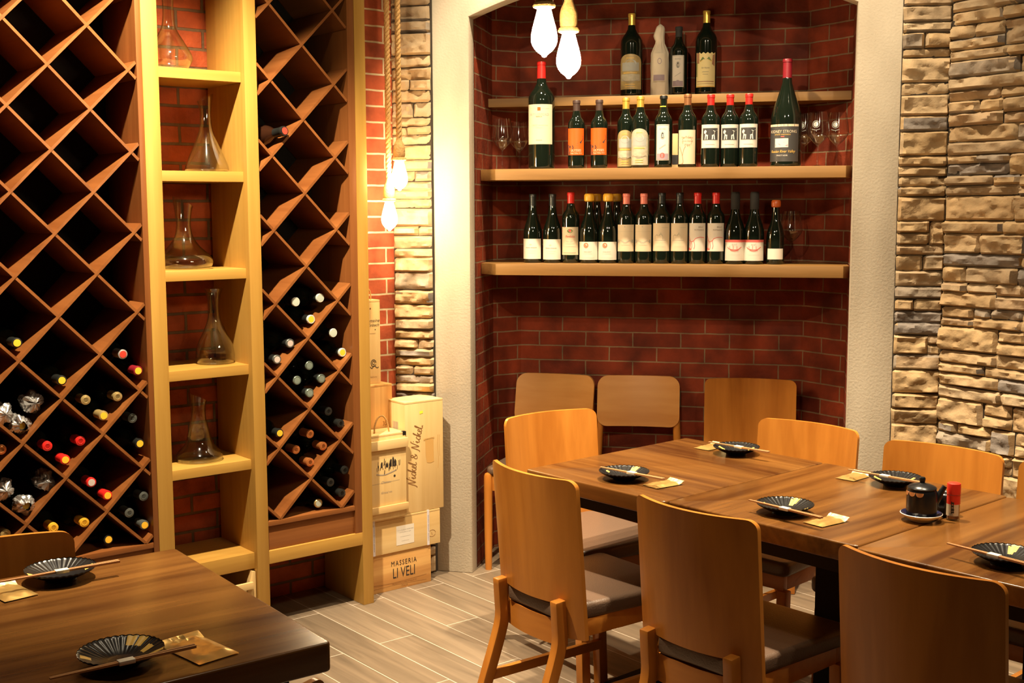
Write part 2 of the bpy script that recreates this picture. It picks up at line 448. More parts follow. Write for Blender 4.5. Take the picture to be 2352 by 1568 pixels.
def tag(o, label, cat, group=None):
    o['label'] = label; o['category'] = cat
    if group: o['group'] = group
    return o
def struct(o):
    o['kind'] = 'structure'; return o
def thing(name, label, cat, loc=(0, 0, 0), rot=0., group=None):
    o = bpy.data.objects.new(name, None); o.empty_display_size = .05; COL.objects.link(o)
    o.location = loc; o.rotation_euler = (0, 0, rot) if not isinstance(rot, (tuple, list)) else rot
    return tag(o, label, cat, group)
KIDS = {}
def copy_tree(o, parent=None):
    c = o.copy(); COL.objects.link(c)
    if parent is not None: c.parent = parent
    for ch in [x for x in o.children]: copy_tree(ch, c)
    return c
def dup(root, loc, rot, label, group=None):
    c = copy_tree(root); c.location = loc; c.rotation_euler = (0, 0, rot); c['label'] = label
    if group: c['group'] = group
    return c

def text_geo(body, size, shear=0., ax='CENTER', space=1.):
    cu = bpy.data.curves.new('lettering', 'FONT'); cu.body = body; cu.size = size; cu.shear = shear
    cu.align_x = ax; cu.align_y = 'CENTER'; cu.space_character = space; cu.resolution_u = 2
    ob = bpy.data.objects.new('lettering', cu)
    me = bpy.data.meshes.new_from_object(ob)
    vs = [(v.co.x, v.co.y) for v in me.vertices]; fs = [tuple(p.vertices) for p in me.polygons]
    bpy.data.objects.remove(ob); bpy.data.curves.remove(cu); bpy.data.meshes.remove(me)
    return vs, fs
def ribbon(pts, w):
    """flat brush stroke along 2d points"""
    vs = []; fs = []
    n = len(pts)
    for i, p in enumerate(pts):
        a = Vector(pts[max(i - 1, 0)]); b = Vector(pts[min(i + 1, n - 1)]); d = (b - a)
        d = d.normalized() if d.length > 1e-9 else Vector((1, 0)); q = Vector((-d.y, d.x)) * w / 2
        vs += [(p[0] + q.x, p[1] + q.y), (p[0] - q.x, p[1] - q.y)]
    for i in range(n - 1): fs.append((2 * i, 2 * i + 1, 2 * i + 3, 2 * i + 2))
    return vs, fs
def smooth(pts, k=4):
    out = []
    P = [pts[0]] + list(pts) + [pts[-1]]
    for i in range(1, len(P) - 2):
        p0, p1, p2, p3 = [Vector(q) for q in P[i - 1:i + 3]]
        for j in range(k):
            t = j / k
            out.append(tuple(.5 * ((2 * p1) + (p2 - p0) * t + (2 * p0 - 5 * p1 + 4 * p2 - p3) * t * t + (3 * p1 - p0 - 3 * p2 + p3) * t ** 3)))
    out.append(tuple(pts[-1])); return out
def rrect(x0, y0, x1, y1, r, n=5):
    pts = []
    for cx, cy, a0 in ((x1 - r, y0 + r, -90), (x1 - r, y1 - r, 0), (x0 + r, y1 - r, 90), (x0 + r, y0 + r, 180)):
        for k in range(n + 1):
            a = R(a0 + 90 * k / n); pts.append((cx + r * math.cos(a), cy + r * math.sin(a)))
    return pts
def ellipse(cx, cy, rx, ry, n=20):
    return [(cx + rx * math.cos(2 * PI * k / n), cy + ry * math.sin(2 * PI * k / n)) for k in range(n)]

# ------------------------------------------------------------------ room shell
fl = MB(); fl.box((-5, -7, -.1), (6, 2.5, 0)); struct(fl.build('floor', floor_mat(), loc=FA.o, rot=FA.rot, sharp=0))
cl = MB(); cl.box((-5, -7, ZC), (6, 2.5, ZC + .1)); struct(cl.build('ceiling', M_CEIL, loc=FA.o, rot=FA.rot, sharp=0))

# left wall: old brick behind the shelving, newer brick beside it
b = MB(); uvs = []
def uvplane(b, uvs, p0, p1, z0, z1, u0, mat):
    L = math.hypot(p1[0] - p0[0], p1[1] - p0[1])
    b.add([(p0[0], p0[1], z0), (p1[0], p1[1], z0), (p1[0], p1[1], z1), (p0[0], p0[1], z1)], [(0, 1, 2, 3)], mat)
    uvs += [(u0, z0), (u0 + L, z0), (u0 + L, z1), (u0, z1)]
    return u0 + L
uvplane(b, uvs, (-3.4, .315), (-.0, .315), 0, ZC, -3.4, 0)
uvplane(b, uvs, (0, .315), (.36, .315), 0, ZC, 0, 1)
uvplane(b, uvs, (.36, .45), (-3.4, .45), 0, ZC, 0, 1)
struct(b.build('wall_left', [M_BRICK_D, M_BRICK_L], loc=FA.o, rot=FA.rot, sharp=0, uvs=uvs))

# niche: side, chamfer, back, chamfer, side
b = MB(); uvs = []; u = 0
pl = [(.165, .0852), (.165, .410), (.270, .515), (1.515, .515), (1.692, .338), (1.692, .0852)]
for p, q in zip(pl[:-1], pl[1:]): u = uvplane(b, uvs, p, q, 0, ZC, u, 0)
back = [(p[0] + (.0 if 0 < i < 5 else 0), p[1]) for i, p in enumerate(pl)]
outer = [(.10, .0852), (.10, .62), (1.76, .62), (1.76, .0852)]
for p, q in zip(reversed(outer), list(reversed(outer))[1:]): uvplane(b, uvs, p, q, 0, ZC, 0, 0)
struct(b.build('wall_back', M_BRICK_N, loc=FN.o, rot=FN.rot, sharp=0, uvs=uvs))

# concrete arch around the niche
b = MB()
S0, S1, X0, X1, ZS, SAG = .165, 1.687, .009, 1.853, 2.318, .155
half = (S1 - S0) / 2; rad = (half * half + SAG * SAG) / (2 * SAG); mid = (S0 + S1) / 2
def archz(x):
    return ZS - (rad - SAG) + math.sqrt(max(rad * rad - (x - mid) ** 2, 0))
pts = [(X0, 0), (S0 - .006, 0), (S0, .0), (S0, ZS)]
n = 28
pts += [(S0 + (S1 - S0) * k / n, archz(S0 + (S1 - S0) * k / n)) for k in range(1, n)]
pts += [(S1, ZS), (S1, 0), (X1, 0), (X1, ZC), (X0, ZC)]
pts = [p for i, p in enumerate(pts) if i != 1]
Mx = Matrix(((1, 0, 0, 0), (0, 0, 1, 0), (0, 1, 0, 0), (0, 0, 0, 1)))
b.prism(pts, 0, .085, M=Mx, bev=.006)
struct(b.build('trim_1', concrete_mat(), loc=FN.o, rot=FN.rot))

# split-stone cladding
def stone_cladding(width, z1, seed, z0=0., depth=.03, back=.05):
    rnd = random.Random(seed); b = MB()
    def stone(xa, xb, za, zb):
        g = .0009
        xa += g; xb -= g; za += g; zb -= g
        if xb - xa < .012 or zb - za < .008: return
        d = depth * (.45 + .55 * rnd.random()); nx = max(4, int((xb - xa) / .010)); nz = max(4, int((zb - za) / .008))
        tilt = rnd.uniform(-.25, .35); off = rnd.uniform(0, 50); sl = rnd.uniform(-.08, .08)
        j = [rnd.uniform(-.003, .003) for _ in range(4)]
        def fn(u, v):
            x = xa + (xb - xa) * u; z = za + (zb - za) * v
            x += (j[0] * (1 - u) + j[1] * u) * v; z += (j[2] * (1 - v) + j[3] * v) * u
            e = min(u * (xb - xa), (1 - u) * (xb - xa), v * (zb - za), (1 - v) * (zb - za)) / .004
            e = min(1., e); e = math.sqrt(e)
            nv = noise.fractal((x * 16 + off, z * 20 + off, off), .8, 2.1, 5)
            nr = abs(noise.noise((x * 9 + off, z * 34, off * 2)))
            dd = d * (.55 + .45 * e) + .016 * nv * e + .008 * (nr - .25) * e + tilt * .008 * (v - .5) * 2 * e + sl * (u - .5) * .1
            return (x, -max(.004, dd) * (.35 + .65 * e), z)
        b.grid(nx, nz, fn, 0)
    z = z0
    while z < z1:
        h = rnd.choice((.038, .048, .060, .075, .092)) ; h = min(h, z1 - z) if z1 - z > .02 else z1 - z
        x = 0.
        while x < width - .001:
            l = rnd.uniform(.10, .34) * (1.15 if h < .05 else .9); l = min(l, width - x)
            if width - x - l < .05: l = width - x
            if h > .06 and rnd.random() < .5:
                k = rnd.uniform(.35, .6) * h
                stone(x, x + l, z, z + k)
                if l > .16:
                    q = l * rnd.uniform(.35, .65); stone(x, x + q, z + k, z + h); stone(x + q, x + l, z + k, z + h)
                else: stone(x, x + l, z + k, z + h)
            else: stone(x, x + l, z, z + h)
            x += l
        z += h
    b.box((0, -.004, z0), (width, back, z1), 1)
    return b
TAN = [(.52, .365, .195), (.47, .325, .17), (.56, .40, .22), (.50, .35, .20), (.43, .31, .18), (.54, .37, .185), (.36, .29, .21), (.49, .33, .165), (.30, .255, .21), (.53, .39, .23)]
M_STONE = stone_mat('split_stone', [(a * .82, b * .83, c * .88) for a, b, c in TAN]); M_GAP = plain('stone_gap', (.035, .024, .014), .95)
o = stone_cladding(.1705, ZC, 11).build('wall_corner', [M_STONE, M_GAP], loc=FN.w(-.162, -.004), rot=FN.rot - R(3)); struct(o)
o = stone_cladding(.178, ZC, 5).build('wall_corner_right', [M_STONE, M_GAP], loc=FN.w(1.853, .005), rot=FN.rot); struct(o)
o = stone_cladding(1.75, ZC, 23, depth=.034).build('wall_right', [M_STONE, M_GAP], loc=FR.o, rot=FR.rot); struct(o)

# ------------------------------------------------------------------ shelving along the left wall
root = thing('shelving_unit', 'tall pale pine shelving unit holding decanters between two lattice wine racks', 'shelving', FA.w(0, 0), FA.rot)
D1 = .298
def part(name, a, c, mat, parent, bev=.0015):
    b = MB(); b.box(a, c, bev=bev); return b.build(name, mat, parent)
for x0, x1 in ((-.838, -.782), (-.468, -.420), (-.016, .031), (-1.70, -1.65)):
    part('post', (x0, 0, 0), (x1, D1, ZR - .004), PINE('z'), root, .002)
for z in (2.026, 1.678, 1.335, .988, .638):
    part('shelf', (-.782, .028, z - .036), (-.468, D1, z), PINE('x'), root)
part('shelf', (-.782, .022, .232), (-.468, D1, .291), PINE('x'), root)
part('rail', (-.420, 0, .243), (-.016, .06, .292), PINE('x'), root)
part('rail', (-1.65, 0, .243), (-.838, .06, .292), PINE('x'), root)

DX, DZ = .1317, .1335
def lattice(name, x0, x1, z0, z1, s0, zz0, label):
    r = thing(name, label, 'wine rack', FA.w(0, 0), FA.rot)
    y0, y1 = .004, .285
    part('side_frame', (x1, .002, .292), (x1 + FRAME[0], D1, z1), REDWOOD('z'), r)
    part('base_board', (x0, .003, z0 - .018), (x1, y1, z0), REDWOOD('x'), r)
    part('plinth_panel', (x0, .012, .292), (x1, .030, z0 - .018), REDWOOD('x'), r)
    part('shade_back_panel', (x0, .287, .292), (x1, .297, z1), M_BLACKWOOD, r)  # back panel coloured black to stand in for the shade inside the rack
    if FRAME[1]: part('side_frame', (x0 - FRAME[1], .002, .292), (x0, D1, z1), REDWOOD('z'), r)
    t = .0062
    for fam in (1, -1):
        for k in range(-40, 40):
            # line: i - fam*j = 2k in steps of the lattice
            def pt(j): return (s0 + DX * (2 * k + fam * j), zz0 + DZ * j)
            js = []
            for j in ((z0 - zz0) / DZ, (z1 - zz0) / DZ): js.append(j)
            ja, jb = min(js), max(js)
            # clip in x
            jx = sorted(((x0 - s0) / DX - 2 * k) / fam * 1.0 if e == 0 else ((x1 - s0) / DX - 2 * k) / fam for e in (0, 1))
            ja, jb = max(ja, jx[0]), min(jb, jx[1])
            if jb - ja < .12: continue
            p, q = pt(ja), pt(jb)
            dx, dz = q[0] - p[0], q[1] - p[1]; l = math.hypot(dx, dz); nx, nz = -dz / l * t, dx / l * t
            # ends trimmed upright against the frame when they meet a side
            prof = [(p[0] + nx, p[1] + nz), (p[0] - nx, p[1] - nz), (q[0] - nx, q[1] - nz), (q[0] + nx, q[1] + nz)]
            prof = [(min(max(a, x0 + .0003), x1 - .0003), max(c, z0 + .0003)) for a, c in prof]
            b = MB(); e = .0018 if fam < 0 else 0
            M = Matrix(((1, 0, 0, 0), (0, 0, 1, 0), (0, 1, 0, 0), (0, 0, 0, 1)))
            b.prism(prof, y0 + e, y1 - e, M=M)
            b.build('divider', REDWOOD('y'), r, sharp=0)
    return r
FRAME = (.030, .0)
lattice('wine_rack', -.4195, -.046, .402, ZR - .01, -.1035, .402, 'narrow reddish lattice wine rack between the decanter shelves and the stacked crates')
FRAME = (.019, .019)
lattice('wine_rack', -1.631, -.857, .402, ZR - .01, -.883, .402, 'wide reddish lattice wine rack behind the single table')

# ------------------------------------------------------------------ bottles lying in the racks
BORD = [(0, .0), (.030, 0), (.0362, .006), (.0368, .02), (.0368, .185), (.033, .200), (.022, .214), (.0155, .226), (.0142, .24), (.0142, .292), (0, .292)]
def lying(px_s, px_z, cap, end, label, ring=None, foil=0, y=.036):
    """axis runs into the rack, neck towards the room"""
    r = thing('wine_bottle', label, 'wine bottle', FA.w(px_s, y, px_z), FA.rot, 'wine bottles lying in the lattice racks')
    M = Matrix.Translation((0, .292, 0)) @ Matrix.Rotation(R(90), 4, 'X')
    k = 1.0
    b = MB(); b.lathe([(0, .048), (.033, .048), (.0366, .056)] + [(rr, zz) for rr, zz in BORD if .06 < zz < .25] + [(.0142, .25), (0, .25)], 20, M=M); b.build('glass_body', M_BOTTLE, r)
    b = MB()
    b.lathe([(.0155, .238), (.0152, .282), (.0165, .283), (.0165, .292), (.0160, .2965), (.0135, .2975)], 20, M=M)
    b.build('capsule', CAPS[cap], r)
    if end:
        b = MB(); b.lathe([(.0001, .2978), (.0118, .2978), (.0118, .2988), (.0001, .2990)], 16, M=M); b.build('cap_end', end, r)
    else:
        b = MB(); b.lathe([(.0075, .2977), (.0095, .2985), (.0115, .2977)], 16, M=M); b.build('cap_ring', CAPS[cap], r)
    if ring:
        b = MB(); b.lathe([(.0168, .2895), (.0170, .2965), (.0150, .2990), (.0122, .2984)], 20, M=M); b.build('cap_rim', CAPS[ring], r)
    if foil:
        rnd = random.Random(foil); b = MB(); off = foil * 3.7
        def fn(u, v):
            a = 2 * PI * u
            c, q = math.cos(a), math.sin(a)
            rr = .0215 + .008 * math.sin(PI * min(1, v * 1.1)) + .013 * noise.noise((c * 1.3 + off, q * 1.3, v * 3 + off)) + .010 * abs(noise.noise((c * 3.1 + off, q * 3.1, v * 6))) + .003 * noise.noise((c * 8, q * 8 + off, v * 14))
            rr = max(.0175, rr) * (1 if v < .75 else max(.50 if end else .03, 1 - (v - .75) * (1.8 if end else 3.9)))
            return (rr * c, .065 - .085 * v + .008 * noise.noise((c * 3 + off, q * 3, v * 3)), rr * q)
        b.grid(48, 20, fn, 0); b.build('foil_wrap', M_TINS, r, sharp=24)
    return r
LB = [  # s, z by picture row; cap; end; label
    (38, 787, 'black', END_Y, 'black-capped wine bottle with gold end, highest bottle at left edge of the wide rack'),
    (141, 873, 'black', END_Y, 'black-capped wine bottle with gold end, alone in its cell above the red-capped trio'),
    (281, 813, 'silver', END_R, 'wine bottle with pale cap and red end, highest in the wide rack near its frame'),
    (316, 851, 'dred', END_Y, 'wine bottle with dark red foil and gold end beside the wide rack frame'),
    (196, 918, 'dgold', None, 'gold-foiled wine bottle, left one of the gold-foiled trio in the wide rack'),
    (269, 910, 'dgold', None, 'gold-foiled wine bottle, right one of the gold-foiled trio in the wide rack'),
    (237, 954, 'dgold', END_Y, 'gold-foiled wine bottle with yellow end, lowest of the gold-foiled trio'),
    (303, 960, 'grey', None, 'dark grey capped bottle above a gold-ended one, by the wide rack frame'),
    (320, 1018, 'black', END_Y, 'black-capped bottle with gold end just below a dark grey capped one'),
    (108, 1024, 'red', None, 'bright red capped wine bottle, left one of the red-capped trio in the wide rack'),
    (184, 1012, 'red', None, 'bright red capped wine bottle, right one of the red-capped trio in the wide rack'),
    (149, 1055, 'red', END_Y, 'bright red capped wine bottle with gold end, lowest of the red-capped trio'),
    (2, 1032, 'copper', None, 'copper-capped wine bottle half cut by the left picture edge, wide rack'),
    (209, 1107, 'red', END_S, 'red-capped wine bottle with silver end, upper of the red pair low in the wide rack'),
    (246, 1137, 'red', END_Y, 'red-capped wine bottle with gold end, lower of the red pair low in the wide rack'),
    (329, 1139, 'grey', None, 'dull grey capped bottle, topmost of three grey caps low by the wide rack frame'),
    (296, 1177, 'grey', None, 'dull grey capped bottle, left of three grey caps low by the wide rack frame'),
    (331, 1205, 'grey', END_Y, 'grey-capped bottle with gold end, lowest of three grey caps by the wide rack frame'),
    (248, 1238, 'black', END_Y, 'black-capped bottle with gold end in the bottom row of the wide rack'),
    (122, 1211, 'yellow', None, 'yellow wax capped bottle, left of the yellow pair in the wide rack'),
    (193, 1199, 'yellow', None, 'yellow wax capped bottle, right of the yellow pair in the wide rack'),
    (12, 1226, 'dgold', None, 'gold-capped bottle just above the brown chair back at the left edge'),
    (678, 693, 'black', END_P, 'white', 'pale-capped bottle, left of the top trio in the narrow rack'),
    (734, 684, 'black', END_P, 'white', 'pale-capped bottle, right of the top trio in the narrow rack'),
    (713, 733, 'black', END_Y, 'white', 'pale-capped bottle with gold end, lowest of the top trio in the narrow rack'),
    (764, 764, 'black', END_P, 'white', 'pale-capped bottle above a gold-ended one, right side of the narrow rack'),
    (785, 809, 'black', END_Y, 'white', 'pale-capped bottle with gold end next to the right frame of the narrow rack'),
    (665, 788, 'black', END_S, 'grey', 'dark bottle with silver end, upper of the pair at the left of the narrow rack'),
    (635, 825, 'black', END_S, 'grey', 'dark bottle with silver end, lower of the pair at the left of the narrow rack'),
    (709, 839, 'black', END_G, 'green', 'grey-green capped bottle, topmost of four in one narrow rack cell'),
    (681, 873, 'black', END_G, 'green', 'grey-green capped bottle, left one of four in one narrow rack cell'),
    (737, 869, 'black', END_G, 'green', 'grey-green capped bottle, right one of four in one narrow rack cell'),
    (710, 902, 'black', END_G, 'green', 'grey-green capped bottle, lowest of four in one narrow rack cell'),
    (753, 944, 'black', None, 'black-capped bottle, upper of the pair at mid right of the narrow rack'),
    (781, 972, 'black', None, 'black-capped bottle, lower of the pair at mid right of the narrow rack'),
    (641, 994, 'black', END_Y, 'black-capped bottle with gold end, alone at the left of the narrow rack'),
    (711, 996, 'copper', None, 'copper-capped bottle, topmost of the copper four in the narrow rack'),
    (679, 1032, 'copper', None, 'copper-capped bottle, left one of the copper four in the narrow rack'),
    (741, 1024, 'copper', None, 'copper-capped bottle, right one of the copper four in the narrow rack'),
    (711, 1061, 'copper', None, 'copper-capped bottle, lowest of the copper four in the narrow rack'),
    (791, 1079, 'black', None, 'black-capped bottle, topmost of the black trio low in the narrow rack'),
    (758, 1107, 'black', None, 'black-capped bottle, left of the black trio low in the narrow rack'),
    (784, 1132, 'black', None, 'black-capped bottle, lowest of the black trio low in the narrow rack'),
    (730, 1155, 'black', END_P, 'dgold', 'pale-capped bottle alone at the bottom of the narrow rack'),
]
LF = [(78, 924, None, 3, 'foil-wrapped bottle, highest of the upper foil-wrapped trio in the wide rack'),
      (10, 950, None, 5, 'foil-wrapped bottle at the left of the upper foil-wrapped trio'),
      (49, 977, END_Y, 8, 'foil-wrapped bottle with gold end, lowest of the upper foil-wrapped trio'),
      (108, 1105, None, 12, 'foil-wrapped bottle, highest of the lower foil-wrapped trio in the wide rack'),
      (12, 1126, None, 14, 'foil-wrapped bottle at the left of the lower foil-wrapped trio'),
      (59, 1160, END_Y, 17, 'foil-wrapped bottle with gold end, lowest of the lower foil-wrapped trio')]
def on_rack(px, py, d):
    """picture point to the upright plane d behind the rack fronts"""
    ray = _fwd + _r2 * ((px - 1176) / FPX) - _u2 * ((py - 784) / FPX)
    C = Vector((0, 0, CAM_H)); P0 = FA.w(0, d)
    p = C + ray * ((P0 - C).dot(FA.y) / ray.dot(FA.y))
    q = p - FA.o
    return q.dot(FA.x), p.z
for px, py, cap, end, *rest in LB:
    s, z = on_rack(px, py, .036); lying(s, z, cap, end, rest[-1], ring=rest[0] if len(rest) > 1 else None)
for px, py, end, fo, lab in LF:
    s, z = on_rack(px, py, .034); lying(s, z, 'black', end, lab, foil=fo)

# the big bottle lying aslant in the narrow rack
s, z = on_rack(652, 301, -.01)
r = thing('magnum_bottle', 'large brown wine bottle with dark capsule and red end, lying high in the narrow rack', 'wine bottle', FA.w(s, -.01, z), FA.rot)
M = Matrix.Rotation(R(13), 4, 'Z') @ Matrix.Rotation(R(83), 4, 'X')
b = MB(); b.lathe([(0, -.22), (.036, -.22), (.041, -.21), (.041, -.115), (.038, -.095), (.030, -.074), (.021, -.058), (.0165, -.045), (.016, -.02), (0, -.02)], 28, M=M); b.build('glass_body', M_BROWNB, r)
b = MB(); b.lathe([(.0172, -.05), (.0168, -.012), (.0182, -.010), (.0182, 0), (.0175, .004), (.014, .0045)], 24, M=M); b.build('capsule', CAPS['black'], r)
b = MB(); b.lathe([(.0001, .0050), (.0128, .0050), (.0128, .0058), (.0001, .0060)], 18, M=M); b.build('cap_end', END_R, r)

# ------------------------------------------------------------------ decanters
def double(prof, t=.0018):
    """closed glass wall: outside profile up, inside profile back down"""
    inner = [(max(r - t, .0008), z + (t * 1.6 if i == 0 else 0)) for i, (r, z) in enumerate(prof)]
    ins = [(r, max(z, prof[0][1] + t * 1.6)) for r, z in inner]
    return [(0.0004, prof[0][1])] + prof + list(reversed(ins)) + [(0.0004, prof[0][1] + t * 1.6)]
def sm(prof, k=4): return smooth(prof, k)
DEC = [
    ((405, 2.0265), [(.050, 0), (.060, .004), (.078, .035), (.074, .060), (.048, .105), (.026, .145), (.019, .190), (.020, .240), (.027, .300)], 'round-bellied glass decanter with a long neck, on the top decanter shelf'),
    ((482, 1.6785), [(.060, 0), (.074, .003), (.077, .014), (.066, .045), (.046, .090), (.028, .135), (.021, .170), (.021, .215), (.028, .262)], 'cone-bellied glass decanter with a flared lip, on the second decanter shelf'),
    ((424, 1.3355), [(.070, 0), (.092, .006), (.100, .026), (.088, .048), (.055, .080), (.034, .112), (.027, .140), (.026, .170), (.035, .236)], 'wide flat-bellied glass decanter with a slanted lip, on the third decanter shelf'),
    ((503, .9885), [(.056, 0), (.066, .004), (.070, .030), (.062, .070), (.040, .118), (.024, .160), (.021, .205), (.026, .250), (.035, .272)], 'bell-shaped glass decanter with a round lip, on the fourth decanter shelf'),
    ((444, .6385), [(.070, 0), (.080, .003), (.084, .022), (.050, .062), (.038, .110), (.028, .150), (.027, .195), (.033, .232)], 'saucer-based glass decanter with a slanted lip, on the lowest decanter shelf'),
]
for i, ((px, z), prof, lab) in enumerate(DEC):
    s, _ = on_rack(px, 600, .14)
    s = min(max(s, -.775 + max(p[0] for p in prof)), -.474 - max(p[0] for p in prof))
    o = MB(); pp = double(sm(prof, 4))
    o.lathe(pp, 40)
    if i in (2, 4, 1):   # slanted pouring lip
        zt = prof[-1][1]
        sg = 1 if i != 1 else -1
        o.v = [(x, y, zz - sg * .55 * x * max(0, (zz - zt + .055) / .055) ** 2) for x, y, zz in o.v]
    ob = o.build('decanter', M_GLASS, loc=FA.w(s, .14, z + .0006), rot=FA.rot, sharp=60)
    tag(ob, lab, 'decanter', 'glass decanters on the pine shelves')

# ------------------------------------------------------------------ pale wooden stand under the decanter shelves
r = thing('wooden_stand', 'small pale wooden stand under the lowest decanter shelf, half hidden by the single table', 'stand', FA.w(-.576, .012), FA.rot)
for x in (.085, -.085):
    b = MB(); b.prism([(x - .014, 0), (x + .020, 0), (x + .020, .222), (x + .006, .226), (x - .014, .150)] if x > 0 else [(x - .020, 0), (x + .014, 0), (x + .014, .150), (x - .006, .226), (x - .020, .222)], 0, .024,
                     M=Matrix(((1, 0, 0, 0), (0, 0, 1, 0), (0, 1, 0, 0), (0, 0, 0, 1))), bev=.001)
    b.build('upright', CRATE('z'), r, sharp=30)
for z in (.162, .045):
    b = MB(); b.box((-.12, -.012, z), (.090, .0, z + .026), bev=.002); b.build('crossbar', CRATE('x'), r)

# ------------------------------------------------------------------ wooden wine crates
def crate(label, x0, x1, y0, y1, z0, z1, mat, decals=(), mats=(), extra=None, seam=True, axis='x'):
    r = thing('wine_crate', label, 'crate', FA.w((x0 + x1) / 2, (y0 + y1) / 2, z0), FA.rot, 'wooden wine crates stacked beside the rack')
    w, d, h = (x1 - x0) / 2, (y1 - y0) / 2, z1 - z0
    b = MB(); b.box((-w, -d, 0), (w, d, h - .009), bev=.0012)
    for vs, fs, mi in decals:
        b.add([(x, -d - .0007, z) for x, z in vs], fs, mi)
    b.build('body', [mat] + list(mats), r)
    b = MB(); b.box((-w, -d, h - .0085), (w, d, h), bev=.0012); b.build('lid', mat, r)
    return r, w, d, h
def T2(body, size, cx, cz, mi, shear=0, rot=0, sx=1., sp=1.):
    vs, fs = text_geo(body, size, shear, space=sp); c, s_ = math.cos(rot), math.sin(rot)
    return [(cx + (x * sx) * c - y * s_, cz + (x * sx) * s_ + y * c) for x, y in vs], fs, mi
def RB(pts, w, mi, k=4):
    vs, fs = ribbon(smooth(pts, k) if k > 1 else pts, w); return vs, fs, mi
def PO(pts, mi): return list(pts), [tuple(range(len(pts)))], mi

# bottom: branded crate
dec = [T2('MASSERIA', .030, .028, .108, 1, sx=.80, sp=1.25), T2('LI VELI', .060, .028, .066, 1, sx=.66),
       T2('PRODOTTO E IMBOTTIGLIATO', .0085, .030, .024, 2), T2('ITALIA', .011, .03, .011, 2)]
dec += [RB([(-.15, .035), (-.02, .030), (.14, .036)], .0012, 2), RB([(-.15, .016), (-.04, .020), (.14, .014)], .001, 2)]
crate('knotty wooden wine crate marked MASSERIA LI VELI, on the floor under the other crates', .040, .366, .085, .270, 0, .158, CRATE2('x'), dec, [M_INK, M_INKB])
# flat white crate with a paper label and two straps
dec = [PO(rrect(-.03, .025, .057, .105, .001), 1), T2('DOMAINE DE LA MORDOREE', .0062, .0135, .086, 2), T2('CHATEAUNEUF DU PAPE', .005, .0135, .076, 2), RB([(-.012, .058), (.040, .058)], .0012, 3, 1),
       RB([(-.005, .040), (.032, .040)], .0012, 3, 1), RB(ellipse(.147, .047, .018, .014, 16), .0016, 4, 1), T2('L', .016, .147, .047, 4)]
r, w, d, h = crate('flat pale wooden crate with a white paper label and two tape straps', .034, .411, .080, .275, .1585, .305, CRATE('x'), dec, [M_PAPER, M_INK, M_INKG, M_INKB])
for x in (-.137, .128):
    b = MB(); b.box((x - .0055, -d - .0016, .0005), (x + .0055, -d - .0003, h + .0012)); b.box((x - .0055, -d - .0016, h), (x + .0055, d, h + .0014))
    vs, fs = text_geo('MORDOREE  MORDOREE  MORDOREE', .0065)
    b.add([(x + v, -d - .002, h / 2 + u * .98) for u, v in vs], fs, 1)
    b.build('strap', [M_STRAP, M_INKG], r, sharp=0)
# tall crate with script lettering reading upwards
GL = {'N': ([(-.1, -.15), (0, -.2), (.12, .1), (.3, 1.0), (.42, .5), (.55, 0), (.68, .5), (.86, 1.15), (1.0, 1.2)], .95),
      'i': ([(0, .25), (.14, .55), (.10, .1), (.24, .05), (.40, .25)], .36), 'c': ([(.42, .48), (.24, .58), (.08, .25), (.2, 0), (.46, .16)], .42),
      'k': ([(0, .2), (.22, .9), (.28, 1.15), (.16, .9), (.06, 0), (.2, .4), (.42, .55), (.24, .32), (.46, .0), (.6, .15)], .56),
      'e': ([(0, .22), (.24, .34), (.30, .54), (.14, .56), (.06, .22), (.2, 0), (.42, .16)], .40), 'l': ([(0, .2), (.22, .85), (.24, 1.12), (.12, .95), (.08, .2), (.2, 0), (.4, .16)], .36),
      '&': ([(.6, .1), (.2, .62), (.32, .85), (.48, .68), (.12, .3), (.2, 0), (.5, .1), (.66, .42)], .78), ' ': (None, .35), '.': ([(0, 0), (.06, .04), (.1, 0)], .2)}
dec = []; cur = 0.; size = .047
for ch in 'Nickel & Nickel.':
    g, adv = GL[ch]
    if g:
        q = []
        for gx, gy in smooth(g, 5):
            a = cur + gx + .28 * gy           # along the writing, slanted
            q.append((a, gy))
        def place(a, gy):
            t = a / 7.0
            return (-.066 + .02 * math.sin(PI * t) * -.4 + .034 * t - gy * size * .8 + .02, .108 + a * size * .69)
        vs, fs = ribbon([place(a, gy) for a, gy in q], .0030)
        dec.append((vs, fs, 1))
        if ch == 'i':
            px_, pz_ = place(cur + .3, .85); dec.append(PO(ellipse(px_, pz_, .002, .002, 8), 1))
    cur += adv
dec += [PO([(.004, .30), (.045, .302), (.047, .20), (.030, .196), (.012, .20), (.006, .228)], 2), RB([(-.004, .296), (.05, .300)], .006, 2, 1),
        RB([(.068, .31), (.066, .26), (.070, .21), (.067, .17)], .0022, 2), RB([(.076, .31), (.074, .27), (.077, .22)], .0016, 2),
        PO([(-.022, .405), (-.006, .408), (-.006, .419), (-.022, .417)], 3)]
r, w, d, h = crate('tall upright pine crate with Nickel & Nickel script lettering, standing on the flat crate', .243, .432, .082, .225, .3065, .766, CRATE('z'), dec, [M_INKB, M_STAIN, M_YELLOW])
b = MB()
for k, (a, c) in enumerate(((.050, .004), (.056, .002), (.060, .005), (.068, .003), (.073, .004), (.080, .002), (.084, .003))):
    b.box((-w - .0008, -d + a, h - .135), (-w + .001, -d + a + c, h - .085))
b.build('barcode', M_INKG, r, sharp=0)
